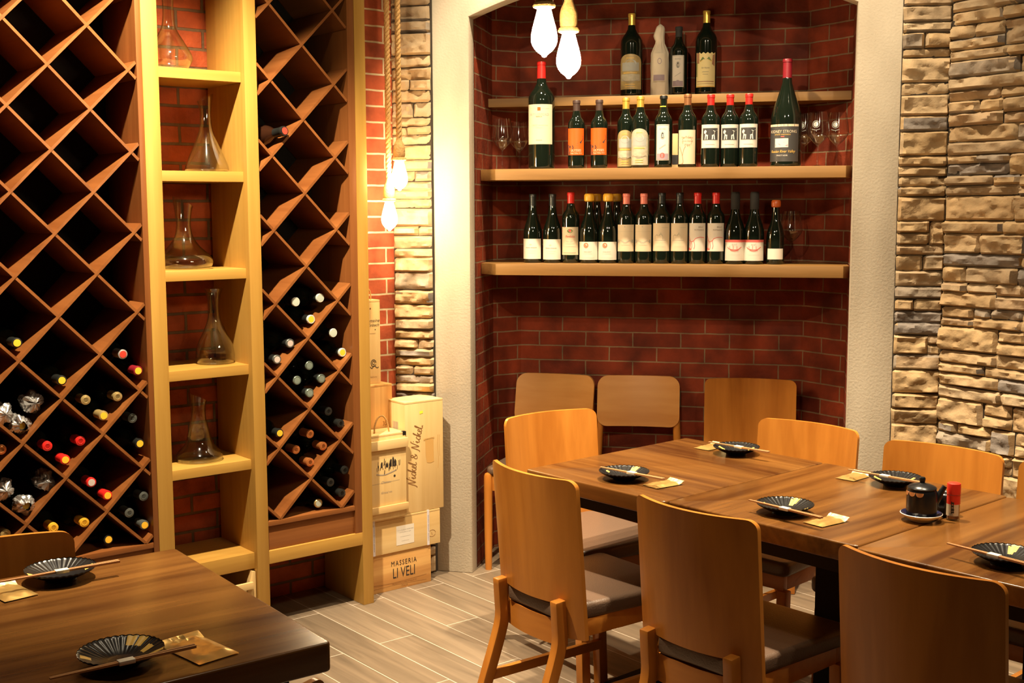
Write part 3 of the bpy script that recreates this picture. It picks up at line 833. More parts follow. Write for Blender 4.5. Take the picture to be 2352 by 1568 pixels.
# castle crate with battens and a rope handle
rnd = random.Random(4); dec = []
for k in range(46):
    x = rnd.gauss(.005, .026); z = .205 + rnd.gauss(0, .011) + (.012 if abs(x - .03) < .012 else 0)
    dec.append(RB([(x, z), (x + rnd.uniform(-.002, .003), z + rnd.uniform(.006, .022))], rnd.uniform(.0012, .003), 1, 1))
for x, zt in ((-.025, .236), (.0, .232), (.018, .244), (.030, .252), (.041, .240)):
    dec.append(PO([(x - .005, .212), (x + .005, .212), (x + .004, zt - .008), (x, zt), (x - .004, zt - .008)], 1))
dec += [PO(ellipse(.036, .172, .005, .005, 10), 1), RB([(-.05, .188), (-.01, .182), (.045, .195)], .004, 2), RB([(-.07, .148), (.06, .153)], .0009, 2, 1),
        T2('Chateau', .014, -.006, .152, 2, shear=.4), T2('Grand vin', .013, -.004, .110, 2, shear=.4), RB([(-.075, .048), (.065, .054)], .0012, 2, 1)]
r, w, d, h = crate('square wooden crate with a castle drawing, battens and rope handle, beside the post', .050, .236, .066, .188, .3065, .652, CRATE('z'), dec, [M_INK, M_INKG])
for z0, z1 in ((.285, .322), (.028, .056)):
    b = MB(); b.box((-w, -d - .010, z0), (w + .004, -d - .0004, z1), bev=.0015); b.build('batten', CRATE('x'), r)
b = MB(); b.tube(smooth([(-.030, -.02, h - .004), (-.028, -.02, h + .03), (-.012, -.02, h + .062), (.012, -.02, h + .066), (.032, -.02, h + .038), (.040, -.02, h - .004)], 5), .0035, 8); b.build('rope_handle', M_ROPE, r)
b = MB(); b.box((w - .015, -d - .0006, h - .014), (w + .0012, -d + .001, h + .0010)); b.box((w - .002, -d, h - .018), (w + .0014, -d + .016, h + .0010)); b.box((w - .015, -d, h - .002), (w + .001, -d + .016, h + .0012)); b.build('metal_corner', M_BLACKWOOD, r, sharp=0)
# plain crate standing behind, and the narrow one on top of it
s0, zt = on_rack(900, 880, .20)
dec = [T2('38', .026, s0 - .175 - .02, .375, 1), RB([(-.065, .47), (-.045, .49), (-.05, .45), (-.03, .47), (-.04, .44)], .004, 1), RB([(-.08, .49), (-.07, .46), (-.055, .45)], .003, 1), PO(ellipse(.02, .06, .03, .03, 14), 1)][1:]
dec += [T2('35', .024, .048, .362, 1)]
dec = [dd for dd in dec]
r, w, d, h = crate('plain brownish wooden crate standing behind the castle crate', s0 - .17, s0, .200, .300, .3065, zt, CRATE2('z'), [dec[-1], dec[0], dec[1]], [M_INKB])
s1, zt2 = on_rack(872, 688, .235)
hh = zt2 - zt
dec = [T2('Domaine', .020, .012, hh - .085, 1, shear=.3), T2('Winbach', .018, .014, hh - .103, 1, shear=.3), PO(ellipse(.028, hh - .122, .0025, .0025, 8), 1), RB([(-.03, hh - .138), (.03, hh - .137)], .001, 2, 1),
       RB(ellipse(.018, .085, .012, .014, 16), .003, 1, 1), RB(ellipse(.018, .086, .006, .007, 12), .003, 1, 1), RB([(.0, .072), (.010, .064), (.022, .074), (.034, .064), (.042, .068)], .003, 1), T2('Grand cru', .010, .012, .028, 2, shear=.3), PO(ellipse(.006, hh - .035, .004, .004, 12), 2)]
r, w, d, h = crate('narrow upright pale crate with rope loop, topmost of the crates', s1 - .105, s1, .235, .300, zt + .0006, zt2, CRATE('z'), dec, [M_INK, M_INKB])
b = MB(); b.tube(smooth([(-.006, 0, h - .004), (-.004, 0, h + .03), (.012, 0, h + .048), (.028, 0, h + .03), (.030, 0, h - .004)], 5), .003, 8); b.build('rope_handle', M_ROPE, r)

# ------------------------------------------------------------------ niche shelves
XZ = Matrix(((1, 0, 0, 0), (0, 0, 1, 0), (0, 1, 0, 0), (0, 0, 0, 1)))
def niche_shelf(outline, z0, z1, label):
    b = MB(); b.prism(outline, z0, z1, bev=.0012)
    tag(b.build('wall_shelf', OAK('x'), loc=FN.o, rot=FN.rot), label, 'shelf', 'oak shelves in the brick niche')
niche_shelf([(.1665, .330), (1.690, .330), (1.690, .342), (1.5145, .5135), (.271, .5135), (.1665, .409)], 1.981, 2.018, 'highest and shallowest oak shelf in the brick niche, carrying four bottles')
deep = [(.25, .100), (1.664, .100), (1.688, .128), (1.688, .340), (1.5145, .5135), (.271, .5135), (.168, .409), (.168, .180)]
niche_shelf(deep, 1.662, 1.708, 'middle oak shelf in the brick niche, carrying wine glasses and bottles')
niche_shelf(deep, 1.266, 1.313, 'lowest oak shelf in the brick niche, above the chairs')

# ------------------------------------------------------------------ standing bottles
def on_niche(px, py, d):
    ray = _fwd + _r2 * ((px - 1176) / FPX) - _u2 * ((py - 784) / FPX)
    C = Vector((0, 0, CAM_H)); P0 = FN.w(0, d)
    p = C + ray * ((P0 - C).dot(FN.y) / ray.dot(FN.y))
    return (p - FN.o).dot(FN.x), p.z
def profile(kind, H, r):
    n = .0142 * (1 if r < .05 else 1.22)
    if kind == 'bord':
        sh = H * .63
        return [(0, .001), (r * .86, 0), (r * .98, .006), (r, .016), (r, sh), (r * .97, sh + r * .35), (r * .82, sh + r * .68), (r * .58, sh + r * .98), (n * 1.25, sh + r * 1.35), (n, sh + r * 1.8), (n, H - .004), (0, H - .004)], n
    sh = H * .42
    return [(0, .001), (r * .88, 0), (r * .98, .006), (r, .016), (r, sh), (r * .97, sh + H * .06), (r * .84, sh + H * .13), (r * .66, sh + H * .20), (r * .50, sh + H * .27), (n * 1.15, sh + H * .36), (n, sh + H * .43), (n, H - .004), (0, H - .004)], n
def bent(b, r, vs, fs, mi):
    b.add([(r * math.sin(x / r), -r * math.cos(x / r), z) for x, z in vs], fs, mi)
def label_part(root, r, z0, z1, half, mats, decals=(), arch=0., name='label', zig=0.):
    """paper bent round the bottle; half = half its width along the glass"""
    b = MB(); rr = r + .0005; nu = 26; nv = 10
    def fn(u, v):
        x = (u * 2 - 1) * half
        top = z1
        if arch: top = z1 - arch * (1 - math.sqrt(max(0, 1 - (u * 2 - 1) ** 2)))
        if zig: top = z1 + zig * math.cos(u * 2 * PI * 5) - zig
        z = z0 + (top - z0) * v
        return (rr * math.sin(x / rr), -rr * math.cos(x / rr), z)
    b.grid(nu, nv, fn, 0)
    H = z1 - z0
    for k, d in enumerate(decals):
        kind = d[0]; lift = rr + .00035 + .00012 * k
        if kind == 'rect':
            _, x0, a0, x1, a1, mi = d; n = 10
            vs = [(half * (x0 + (x1 - x0) * i / n), z0 + H * a) for a in (a0, a1) for i in range(n + 1)]
            bent(b, lift, vs, [(i, i + 1, n + 2 + i, n + 1 + i) for i in range(n)], mi)
        elif kind == 'text':
            _, body, size, cx, cz, mi = d[:6]; sx = d[6] if len(d) > 6 else 1.; sh = d[7] if len(d) > 7 else 0.
            vs, fs = text_geo(body, size, sh)
            bent(b, lift + .0004, [(cx * half + x * sx, z0 + H * cz + y) for x, y in vs], fs, mi)
        elif kind == 'poly':
            _, pts, mi = d; bent(b, lift + .0003, [(half * x, z0 + H * z) for x, z in pts], [tuple(range(len(pts)))], mi)
        elif kind == 'line':
            _, pts, w, mi = d; vs, fs = ribbon(smooth([(half * x, z0 + H * z) for x, z in pts], 5), w); bent(b, lift + .0003, vs, fs, mi)
    return b.build(name, mats, root, sharp=30)
def bottle(px, d, zs, H, kind, r, cap, label, cap_len=.055, glass=M_BOTTLE, group=None, cap_bulge=1.0, turn=0.):
    s, _ = on_niche(px, 600 if zs < 1.5 else 384 if zs < 1.9 else 213, d)
    P = FN.w(s, d, zs + .0006)
    t = thing('wine_bottle', label, 'wine bottle', P, FN.rot + turn, group)
    pr, n = profile(kind, H, r)
    b = MB(); b.lathe(pr, 32); b.build('glass_body', glass, t)
    if cap:
        b = MB(); q = cap_bulge
        if q > 1.05: cp = [(n * 1.06, H - cap_len), (n * q, H - cap_len + .004), (n * q * 1.03, H - cap_len * .5), (n * q, H - .006), (n * q * .8, H), (0, H + .0005)]
        else: cp = [(n * 1.06, H - cap_len), (n * 1.04, H - .014), (n * 1.14, H - .013), (n * 1.14, H - .003), (n * 1.02, H), (0, H + .0002)]
        b.lathe(cp, 24); b.build('capsule', CAPS[cap], t)
    return t
ZT, ZM, ZL = 2.018, 1.708, 1.313
GM, GT, GL_ = 'bottles on the middle niche shelf', 'bottles on the highest niche shelf', 'bottles on the lowest niche shelf'

# middle shelf
t = bottle(1244, .22, ZM, .447, 'bord', .0565, 'red', 'oversized bottle with big cream label and red capsule on the middle shelf', .075, group=GM)
label_part(t, .0565, .103, .268, .062, [M_CREAM, M_ORANGE, M_PRINTG], [('rect', -.11, .84, .11, .925, 1), ('text', 'RUTHERFORD', .0135, 0, .745, 2, 1.0), ('text', 'RANCH', .0075, 0, .69, 1), ('rect', -.7, .895, -.2, .90, 2), ('rect', .2, .895, .7, .90, 2), ('text', 'CABERNET SAUVIGNON', .0068, 0, .48, 2), ('text', 'NAPA VALLEY', .005, 0, .42, 2), ('rect', -.22, .10, .22, .106, 1)])
def orange(px, lab):
    t = bottle(px, .20, ZM, .283, 'bord', .0355, 'brown', lab, .062, group=GM)
    label_part(t, .0355, .056, .166, .042, [M_ORANGE, M_INK, M_CREAM], [('poly', [(-.95, .40), (-.6, .36), (-.3, .40), (.2, .43), (.55, .50), (.82, .60), (.62, .44), (.2, .36), (-.2, .34), (-.5, .31), (-.62, .18), (-.58, .0), (-.95, .0)], 1), ('line', [(.78, .55), (.86, .66), (.78, .74)], .0016, 1), ('line', [(-.3, .36), (-.2, .28), (-.28, .22)], .004, 1),
                                                             ('text', 'ULYSSES', .0135, .08, .17, 2, .95), ('text', 'Napa Valley 2012', .0072, .1, .07, 2)])
orange(1324, 'wine bottle with orange label, left one of the orange pair on the middle shelf')
orange(1376, 'wine bottle with orange label, right one of the orange pair on the middle shelf')
def arched(px, d, zs, H, r, lab, g, cl, base, half, z0, z1):
    t = bottle(px, d, zs, H, 'bord', r, 'gold', lab, cl, group=g)
    label_part(t, r, z0, z1, half, [base, M_GOLDP, M_PRINTG, M_PALEGOLD, M_INKG], [('rect', -.72, .52, .72, .76, 2), ('poly', ellipse(.05, .74, .45, .10, 16), 2), ('rect', -.3, .88, .3, .895, 1), ('rect', -.55, .45, .55, .475, 1), ('rect', -.82, .24, .82, .43, 3), ('line', [(-.7, .28), (-.3, .22), (.1, .21), (.7, .27)], .0022, 4), ('rect', -.4, .13, .4, .15, 1), ('rect', -.4, .07, .4, .085, 1)], arch=(z1 - z0) * .24)
arched(1437, .24, ZM, .292, .0365, 'gold-capped bottle with dark gold arched label, beside a paler twin on the middle shelf', GM, .062, M_OLDGOLD, .040, .008, .158)
arched(1470, .19, ZM, .292, .0375, 'gold-capped bottle with pale engraved arched label, in front of its darker twin', GM, .062, M_PALEGOLD, .043, .012, .160)
def portrait(px, d, zs, H, r, cap, lab, g, cl, z0, z1, half, red, paper=M_PAPER):
    t = bottle(px, d, zs, H, 'bord', r, cap, lab, cl, group=g)
    label_part(t, r, z0, z1, half, [paper, M_PRINTG, M_INK, M_PINKP if red else M_LILAC, M_LILAC], [('rect', -.96, 0, -.86, 1, 1), ('rect', .86, 0, .96, 1, 1), ('rect', -.86, .97, .86, .99, 1), ('poly', ellipse(0, .70, .34, .105, 20), 1), ('poly', ellipse(0, .70, .27, .085, 18), 0), ('poly', [(-.12, .62), (.12, .62), (.16, .68), (.14, .75), (.02, .78), (-.12, .76), (-.18, .69)], 2), ('poly', [(-.06, .64), (.08, .64), (.08, .72), (0, .74), (-.06, .71)], 0), ('rect', -.84, .02, .84, .19, 4), ('poly', ellipse(0, .14, .36, .075, 18), 3), ('line', [(-.5, .33), (-.1, .38), (.45, .45)], .002, 1), ('text', 'BOND', .009, 0, .88, 1)])
    return t
t = portrait(1523, .20, ZM, .294, .0375, 'black', 'bottle with tall white portrait label and yellow neck tag on the middle shelf', GM, .012, .030, .176, .0285, True)
pr = .0152; b = MB(); b.grid(10, 2, lambda u, v: (pr * math.sin((u - .7) * 2.6), -pr * math.cos((u - .7) * 2.6), .238 + .014 * v)); b.build('neck_tag', M_YELLOW, t)
t = bottle(1578, .20, ZM, .298, 'bord', .0385, 'bronze', 'bottle with cream tree-picture label and bronze capsule on the middle shelf', .055, group=GM)
label_part(t, .0385, .014, .152, .0405, [M_CREAM, M_INKG, M_BROWNP], [('line', [(-.55, .0), (-.35, .05), (-.42, .22), (-.62, .40), (-.80, .52)], .0024, 2), ('line', [(-.42, .25), (-.3, .42), (-.1, .52)], .0018, 2), ('text', 'Molly Chappellet', .0098, .05, .78, 2, .75, .3), ('text', 'Family Reserve', .0098, .08, .68, 1, .75, .3), ('text', 'Napa', .011, .05, .58, 1, 1, .3)]
           + [('line', [(math.cos(k * 2.4) * .5, .66 + math.sin(k * 2.4) * .14), (math.cos(k * 2.4) * .5 + .10, .69 + math.sin(k * 2.4) * .14)], .0016, 2) for k in range(14)])
for px, lab in ((1631, 'red-capped bottle with dog picture label, left one of three alike on the middle shelf'), (1675, 'red-capped bottle with dog picture label, middle one of three alike on the middle shelf'), (1718, 'red-capped bottle with dog picture label, nearest the giant black-labelled bottle')):
    t = bottle(px, .20 if px != 1675 else .215, ZM, .294, 'bord', .0385, 'red', lab, .058, group=GM)
    label_part(t, .0385, .078, .172, .0435, [M_PAPER, M_CHAR, M_PRINTG], [('rect', -.80, .32, .80, .86, 2), ('rect', -.76, .34, .76, .84, 1),
        ('poly', [(-.62, .70), (-.46, .78), (-.34, .72), (.30, .74), (.75, .76), (.45, .70), (.42, .58), (.48, .36), (.38, .36), (.34, .54), (.28, .52), (.26, .36), (.16, .36), (.18, .54), (-.20, .54), (-.22, .36), (-.32, .36), (-.30, .52), (-.38, .50), (-.44, .36), (-.54, .36), (-.46, .60), (-.60, .62)], 0), ('rect', -.45, .14, .45, .155, 2)])
t = bottle(1804, .22, ZM, .430, 'burg', .0625, 'dred', 'giant sloping bottle with black label and dark red capsule on the middle shelf', .085, group=GM, turn=R(-14))
label_part(t, .0625, .020, .168, .070, [M_CHAR, M_CREAM, M_GOLDP, M_PINKP, M_PAPER, M_LILAC], [('rect', -1, .94, 1, 1, 1), ('text', 'RODNEY STRONG', .0165, 0, .80, 1, .88), ('text', 'ESTATE VINEYARDS', .0075, 0, .72, 2), ('rect', -.08, .655, .12, .68, 3), ('rect', -.45, .38, .35, .62, 4), ('poly', [(-.42, .40), (-.1, .44), (.2, .42), (.32, .40), (.32, .46), (.1, .52), (-.2, .48), (-.42, .46)], 5), ('text', 'Russian River Valley', .0155, 0, .27, 2, .85, .35), ('text', 'PINOT NOIR', .0080, 0, .16, 4)])
# small lit box behind the bottles
s, _ = on_niche(1557, 380, .36)
b = MB(); b.box((-.034, -.03, 0), (.034, .03, .150), bev=.001); b.box((-.030, -.0306, .02), (.030, -.03, .06), 1)
tag(b.build('gift_box', [CRATE('z'), M_CHAR], loc=FN.w(s, .40, ZM + .0006), rot=FN.rot), 'small upright wooden gift box behind the tree-label bottle on the middle shelf', 'box')

# wine glasses
GP = [(.034, 0), (.034, .0015), (.008, .006), (.0042, .014), (.0040, .070), (.0055, .082), (.012, .090), (.030, .108), (.045, .130), (.0455, .150), (.040, .190), (.0355, .216)]
def wine_glass(px, d, zs, lab, logo=False, k=1.):
    s, _ = on_niche(px, 600 if zs < 1.5 else 384, d)
    t = thing('wine_glass', lab, 'wine glass', FN.w(s, d, zs + .0006), FN.rot, 'stemmed wine glasses on the niche shelves')
    bowl = [(r, z) for r, z in sm(GP, 3)]
    out = [(.0003, 0)] + bowl; inn = [(max(r - .0011, .0004), z) for r, z in reversed(bowl) if z > .093]
    b = MB(); b.lathe([(r * k, z * k) for r, z in out + inn + [(.0004, .093)]], 36); b.build('glass', M_GLASS, t, sharp=60)
    if logo:
        b = MB(); R0 = .0442
        for (rad0, rad1) in ((.0130, .0145), (.0, .0100)):
            n = 24; vs = []; 
            for q in (rad0, rad1):
                for i in range(n):
                    a = 2 * PI * i / n; x = -.010 + q * math.cos(a); z = .166 + q * math.sin(a)
                    rr = R0 - (z - .150) * .14 + .0008; vs.append((rr * math.sin(x / rr), -rr * math.cos(x / rr), z))
            b.add(vs, [(i, (i + 1) % n, n + (i + 1) % n, n + i) for i in range(n)])
        vs, fs = ribbon(smooth([(-.026, .147), (-.010, .143), (.006, .147)], 6), .002)
        b.add([((R0 + .0014) * math.sin(x / R0), -(R0 + .0014) * math.cos(x / R0), z) for x, z in vs], fs)
        b.build('printed_emblem', M_PRINTG, t, sharp=0)
wine_glass(1154, .24, ZM, 'clear wine glass at the far left end of the middle shelf')
wine_glass(1193, .36, ZM, 'clear wine glass nearest the oversized cream-label bottle', k=.97)
wine_glass(1845, .28, ZM, 'wine glass with white emblem, half behind the giant black-labelled bottle', True)
wine_glass(1877, .21, ZM, 'wine glass with white emblem, middle of the three at the right of the middle shelf', True)
wine_glass(1921, .26, ZM, 'wine glass with white emblem, nearest the right concrete pillar', True)
wine_glass(1816, .36, ZL, 'clear wine glass behind the orange-capped bottle on the lowest shelf')

# highest shelf
arched(1450, .42, ZT, .352, .0475, 'magnum with gold neck and arched gold label, leftmost on the highest shelf', GT, .062, M_OLDGOLD, .056, .030, .178)
t = bottle(1515, .42, ZT, .275, 'bord', .0300, None, 'bottle wrapped in pale tissue paper on the highest shelf', group=GT)
b = MB()
def wr(u, v):
    a = 2 * PI * u; z = .002 + .302 * v
    pr_ = .0395 if z < .18 else .0395 + (.019 - .0395) * min(1, (z - .18) / .045)
    if z > .285: pr_ *= max(.05, 1 - ((z - .285) / .019) ** 2)
    pr_ += .0022 * noise.noise((math.cos(a) * 2.2, math.sin(a) * 2.2, z * 20)) + .0012 * math.sin(a * 13) * (1 if .17 < z < .24 else .3)
    if z > .235: pr_ += .010 * max(0, math.cos(a - 3.5)) * (1 - abs(z - .255) / .03 if abs(z - .255) < .03 else 0)
    return (pr_ * math.cos(a), pr_ * math.sin(a), z)
b.grid(48, 30, wr, 0); b.build('tissue_wrap', M_TISSUE, t)
label_part(t, .0425, .060, .178, .026, [M_TISSUE, M_LILAC], [('rect', -.95, .03, .95, .24, 1), ('poly', ellipse(.1, .72, .34, .11, 18), 1), ('poly', ellipse(.1, .72, .25, .085, 18), 0)], name='label_under_tissue')
b = MB(); b.tube([(0, 0, 0), (.003, -.001, 0)], .012, 10)
portrait(1558, .42, ZT, .290, .0375, 'matte', 'black-capped bottle with narrow white portrait label on the highest shelf', GT, .068, .036, .168, .0265, False)
t = bottle(1621, .42, ZT, .352, 'bord', .0465, 'gold', 'magnum with gold neck and ornate yellow label, rightmost on the highest shelf', .062, group=GT)
label_part(t, .0465, .032, .176, .0455, [plain('yellow_cream_paper', (.85, .72, .34), .6), M_GREENP, M_GOLDP, M_BROWNP, M_INKG], [('rect', -1, 0, 1, .03, 2), ('rect', -.95, .68, -.62, .98, 3), ('poly', [(-.9, .98), (-.5, .72), (-.2, .80), (.2, .80), (.55, .72), (.92, .98)], 2), ('poly', [(-.55, .74), (-.2, .80), (.25, .80), (.6, .74), (.35, .86), (-.3, .86)], 1), ('poly', [(.62, .66), (.92, .60), (.95, .95), (.7, .92)], 3), ('rect', -.96, .3, -.86, .7, 1), ('text', 'Far Niente', .010, 0, .55, 4, .8, .2), ('rect', -.3, .43, .3, .44, 4), ('rect', -.25, .36, .25, .37, 4), ('rect', -.85, .15, .85, .17, 3), ('rect', -.85, .09, .85, .10, 3)], zig=.003)
# lowest shelf
def low(px, H, kind, r, cap, lab, z0, z1, half, mats, decs, d=.25, cl=.055, bulge=1.0):
    t = bottle(px, d, ZL, H, kind, r, cap, lab, cl, group=GL_, cap_bulge=bulge)
    if mats: label_part(t, r, z0, z1, half, mats, decs)
WH = [('text', 'PERNAND-VERGELESSES', .0048, 0, .56, 1), ('poly', ellipse(-.05, .72, .12, .03, 10), 2), ('rect', -.45, .40, .45, .41, 2), ('rect', -.35, .30, .35, .31, 2)]
low(1224, .292, 'burg', .0405, 'black', 'sloping black-capped bottle with white label, leftmost on the lowest shelf', .016, .102, .049, [M_PAPER, M_INK, M_CREAM], WH, cl=.05)
low(1269, .292, 'burg', .0405, 'black', 'sloping black-capped bottle with white label, beside the broad red capsule', .014, .100, .049, [M_PAPER, M_INK, M_CREAM], WH, cl=.05)
low(1311, .298, 'bord', .0375, 'red', 'bottle with broad red capsule and cream crest label on the lowest shelf', .034, .152, .043, [M_CREAM, M_PINKP, M_PRINTG, M_GREENP],
    [('poly', [(-1, .86), (-.6, 1), (-.45, 1), (-1, .80)], 1), ('poly', ellipse(.05, .86, .28, .07, 16), 3), ('poly', ellipse(.05, .87, .14, .045, 12), 1), ('text', 'Penfolds', .014, .05, .66, 1, .9, .35), ('text', 'BIN 389', .0085, 0, .48, 2), ('rect', -.5, .40, .5, .41, 2), ('rect', -.7, .30, .7, .31, 2), ('rect', -.7, .07, .7, .08, 1)], cl=.062, bulge=1.0)
SE = [('poly', ellipse(-.15, .80, .22, .15, 20), 1), ('text', 'VINCENT', .0085, 0, .44, 2), ('rect', -.4, .33, .4, .34, 2), ('rect', -.6, .1, .6, .11, 2)]
for px, lab in ((1353, 'yellow wax capped bottle with brown seal on label, left front one of the wax-capped four'), (1396, 'yellow wax capped bottle with brown seal on label, right front one of the wax-capped four')):
    low(px, .292, 'burg', .0415, 'yellow', lab, .014, .090, .050, [M_PAPER, M_BROWNP, M_PRINTG], SE, cl=.034, bulge=1.5)
for px, lab in ((1371, 'yellow wax capped bottle standing behind the left front wax-capped one'), (1416, 'yellow wax capped bottle standing behind the right front wax-capped one')):
    low(px, .292, 'burg', .0405, 'yellow', lab, 0, 0, 0, None, None, d=.36, cl=.034, bulge=1.45)
HO = [('poly', ellipse(-.05, .92, .06, .018, 8), 1), ('line', [(-.75, .36), (-.4, .40), (0, .34), (.4, .40), (.75, .36)], .0012, 1), ('line', [(-.5, .42), (0, .30), (.5, .42)], .001, 1), ('rect', -.85, .32, -.70, .44, 1), ('rect', .70, .32, .85, .44, 1), ('rect', -.5, .24, .5, .25, 2), ('rect', -.9, .74, .9, .745, 2)]
for px, lab in ((1438, 'pink-capped bottle with cream label, left one of the pink pair on the lowest shelf'), (1478, 'pink-capped bottle with cream label, right one of the pink pair on the lowest shelf')):
    low(px, .292, 'bord', .0375, 'pink', lab, .050, .162, .042, [M_CREAM, M_PRINTG, M_PALEGOLD], HO, cl=.055)
CH = [('poly', [(-.6, .42), (-.6, .55), (-.4, .60), (-.2, .55), (0, .68), (.2, .55), (.2, .42)], 2), ('rect', -.7, .38, .5, .39, 1), ('rect', -.5, .30, .5, .305, 2), ('rect', .1, .84, .8, .85, 2), ('rect', -.5, .16, .5, .165, 2)]
for px, lab in ((1519, 'black-capped bottle with plain cream label, beside a pink-capped one'), (1560, 'black-capped bottle with plain cream label, beside a red-capped one')):
    low(px, .294, 'bord', .0380, 'black', lab, .052, .168, .0435, [M_CREAM, M_PRINTG, M_PALEGOLD], CH, cl=.055)
SK = [('line', [(-.95, .05), (-.7, .2), (-.85, .4), (-.6, .34), (-.3, .38), (-.1, .46), (.35, .50), (.8, .48)], .0022, 1), ('line', [(-.6, .34), (-.5, .2), (-.6, .06)], .0022, 1), ('line', [(-.3, .38), (-.2, .2), (-.3, .08)], .0018, 1), ('line', [(-.95, .55), (-.75, .40)], .002, 1), ('poly', [(-.95, .03), (-.6, .05), (-.7, .12), (-.95, .12)], 1), ('text', 'BELLE', .0085, .40, .86, 2), ('text', 'ROMANCE', .0085, .25, .76, 2)]
for px, lab in ((1601, 'red-capped bottle with red ink drawing on its label, beside a black-capped one'), (1643, 'red-capped bottle with red ink drawing on its label, beside a boat label')):
    low(px, .294, 'bord', .0370, 'red', lab, .052, .168, .0420, [M_PAPER, M_PINKP, M_INKG], SK, cl=.055)
BO = [('rect', -1, .88, 1, 1, 1), ('line', [(-.6, .66), (-.5, .58), (-.1, .52), (.3, .54), (.62, .66)], .003, 1), ('line', [(-.4, .60), (-.4, .70)], .0015, 1), ('line', [(-.1, .56), (-.1, .72)], .0015, 1), ('line', [(.2, .56), (.2, .70)], .0015, 1), ('line', [(-.35, .50), (0, .46), (.35, .50)], .002, 1), ('text', 'BOAT', .008, 0, .78, 2), ('rect', -.5, .28, .5, .285, 2)]
for px, lab in ((1687, 'matt black necked bottle with red boat drawing, beside a red-capped bottle'), (1731, 'matt black necked bottle with red boat drawing, beside the orange-capped bottle')):
    low(px, .296, 'burg', .0415, 'matte', lab, .014, .100, .050, [M_PAPER, M_PINKP, M_PRINTG], BO, cl=.075, bulge=1.28)
low(1780, .262, 'burg', .0370, 'orange', 'smaller orange wax capped bottle with blank white label, rightmost on the lowest shelf', .020, .064, .036, [M_PAPER], [], cl=.030, bulge=1.35)

# ------------------------------------------------------------------ tables
def table(frame, x0, x1, y0, y1, label, axis, group, th=.048, post=(.5, .5), ptype=0):
    cx, cy = (x0 + x1) / 2, (y0 + y1) / 2
    t = thing('dining_table', label, 'table', frame.w(cx, cy), frame.rot, group)
    w, d = (x1 - x0) / 2, (y1 - y0) / 2
    b = MB(); b.prism(rrect(-w, -d, w, d, .012, 4), .75 - th, .75, bev=.005, seg=3); b.build('tabletop', TABLEW(axis), t)
    b = MB(); b.box((-w + .06, -d + .06, .75 - th - .05), (w - .06, d - .06, .75 - th - .0005)); b.build('apron', M_BLACKWOOD, t, sharp=0)
    b = MB(); b.box((-.042, -.042, .035), (.042, .042, .75 - th - .05), bev=.003); b.build('pedestal', M_BLACKWOOD, t)
    b = MB(); b.box((-w * .68, -d * .55, 0), (w * .68, d * .55, .030), bev=.006); b.build('base', M_BLACKWOOD, t)
    return t
GTB = 'small tables joined into the long dining table'
table(FT, 0, .5625, .002, .758, 'dark wooden table at the niche end of the long table', 'x', GTB)
table(FT, .5655, 1.1600, .012, .757, 'dark wooden table carrying the soy pot, second from the niche', 'y', GTB)
table(FT, 1.1630, 1.760, -.004, .745, 'dark wooden table beyond the soy pot, third from the niche', 'y', GTB)
table(FS, 0, .7815, -1.25, 0, 'separate dark brown table in the left foreground, in front of the wide wine rack', 'y', None, th=.056)

# ------------------------------------------------------------------ chairs
def sheet(b, x0, x1, z0, z1, yfn, t, nx, nz, rc=None, mat=0):
    """bent board between two heights; rc rounds outer top corners"""
    def top(x):
        if rc is None: return z1
        r, hw = rc; e = abs(x) - (hw - r)
        return z1 if e <= 0 else z1 - r + math.sqrt(max(0, r * r - e * e))
    def bot(x):
        if rc is None or len(rc) < 2 or not rc_bottom[0]: return z0
        r, hw = rc; e = abs(x) - (hw - r)
        return z0 if e <= 0 else z0 + r - math.sqrt(max(0, r * r - e * e))
    xs = [x0 + (x1 - x0) * i / nx for i in range(nx + 1)]
    if rc:
        r, hw = rc
        for k in range(1, 6):
            for sg in (-1, 1):
                x = sg * (hw - r + r * math.sin(R(90) * k / 6))
                if x0 < x < x1: xs.append(x)
        for sg in (-1, 1):
            if x0 < sg * (hw - r) < x1: xs.append(sg * (hw - r))
        xs = sorted(set(round(x, 6) for x in xs))
    n = len(xs) - 1; vs = []; e = .003
    for side in (0, 1):
        for x in xs:
            for j in range(nz + 1):
                zb, zt = bot(x), top(x); z = zb + (zt - zb) * j / nz
                vs.append((x, yfn(x, z) + (t if side else 0), z))
    m = nz + 1; o = (n + 1) * m; fs = []
    for i in range(n):
        for j in range(nz):
            a = i * m + j
            fs.append((a, a + m, a + m + 1, a + 1)); fs.append((o + a, o + a + 1, o + a + m + 1, o + a + m))
        a = i * m; fs.append((a, o + a, o + a + m, a + m)); a = i * m + nz; fs.append((a, a + m, o + a + m, o + a))
    for j in range(nz):
        fs.append((j, j + 1, o + j + 1, o + j)); a = n * m + j; fs.append((a, o + a, o + a + 1, a + 1))
    b.add(vs, fs, mat)
rc_bottom = [False]
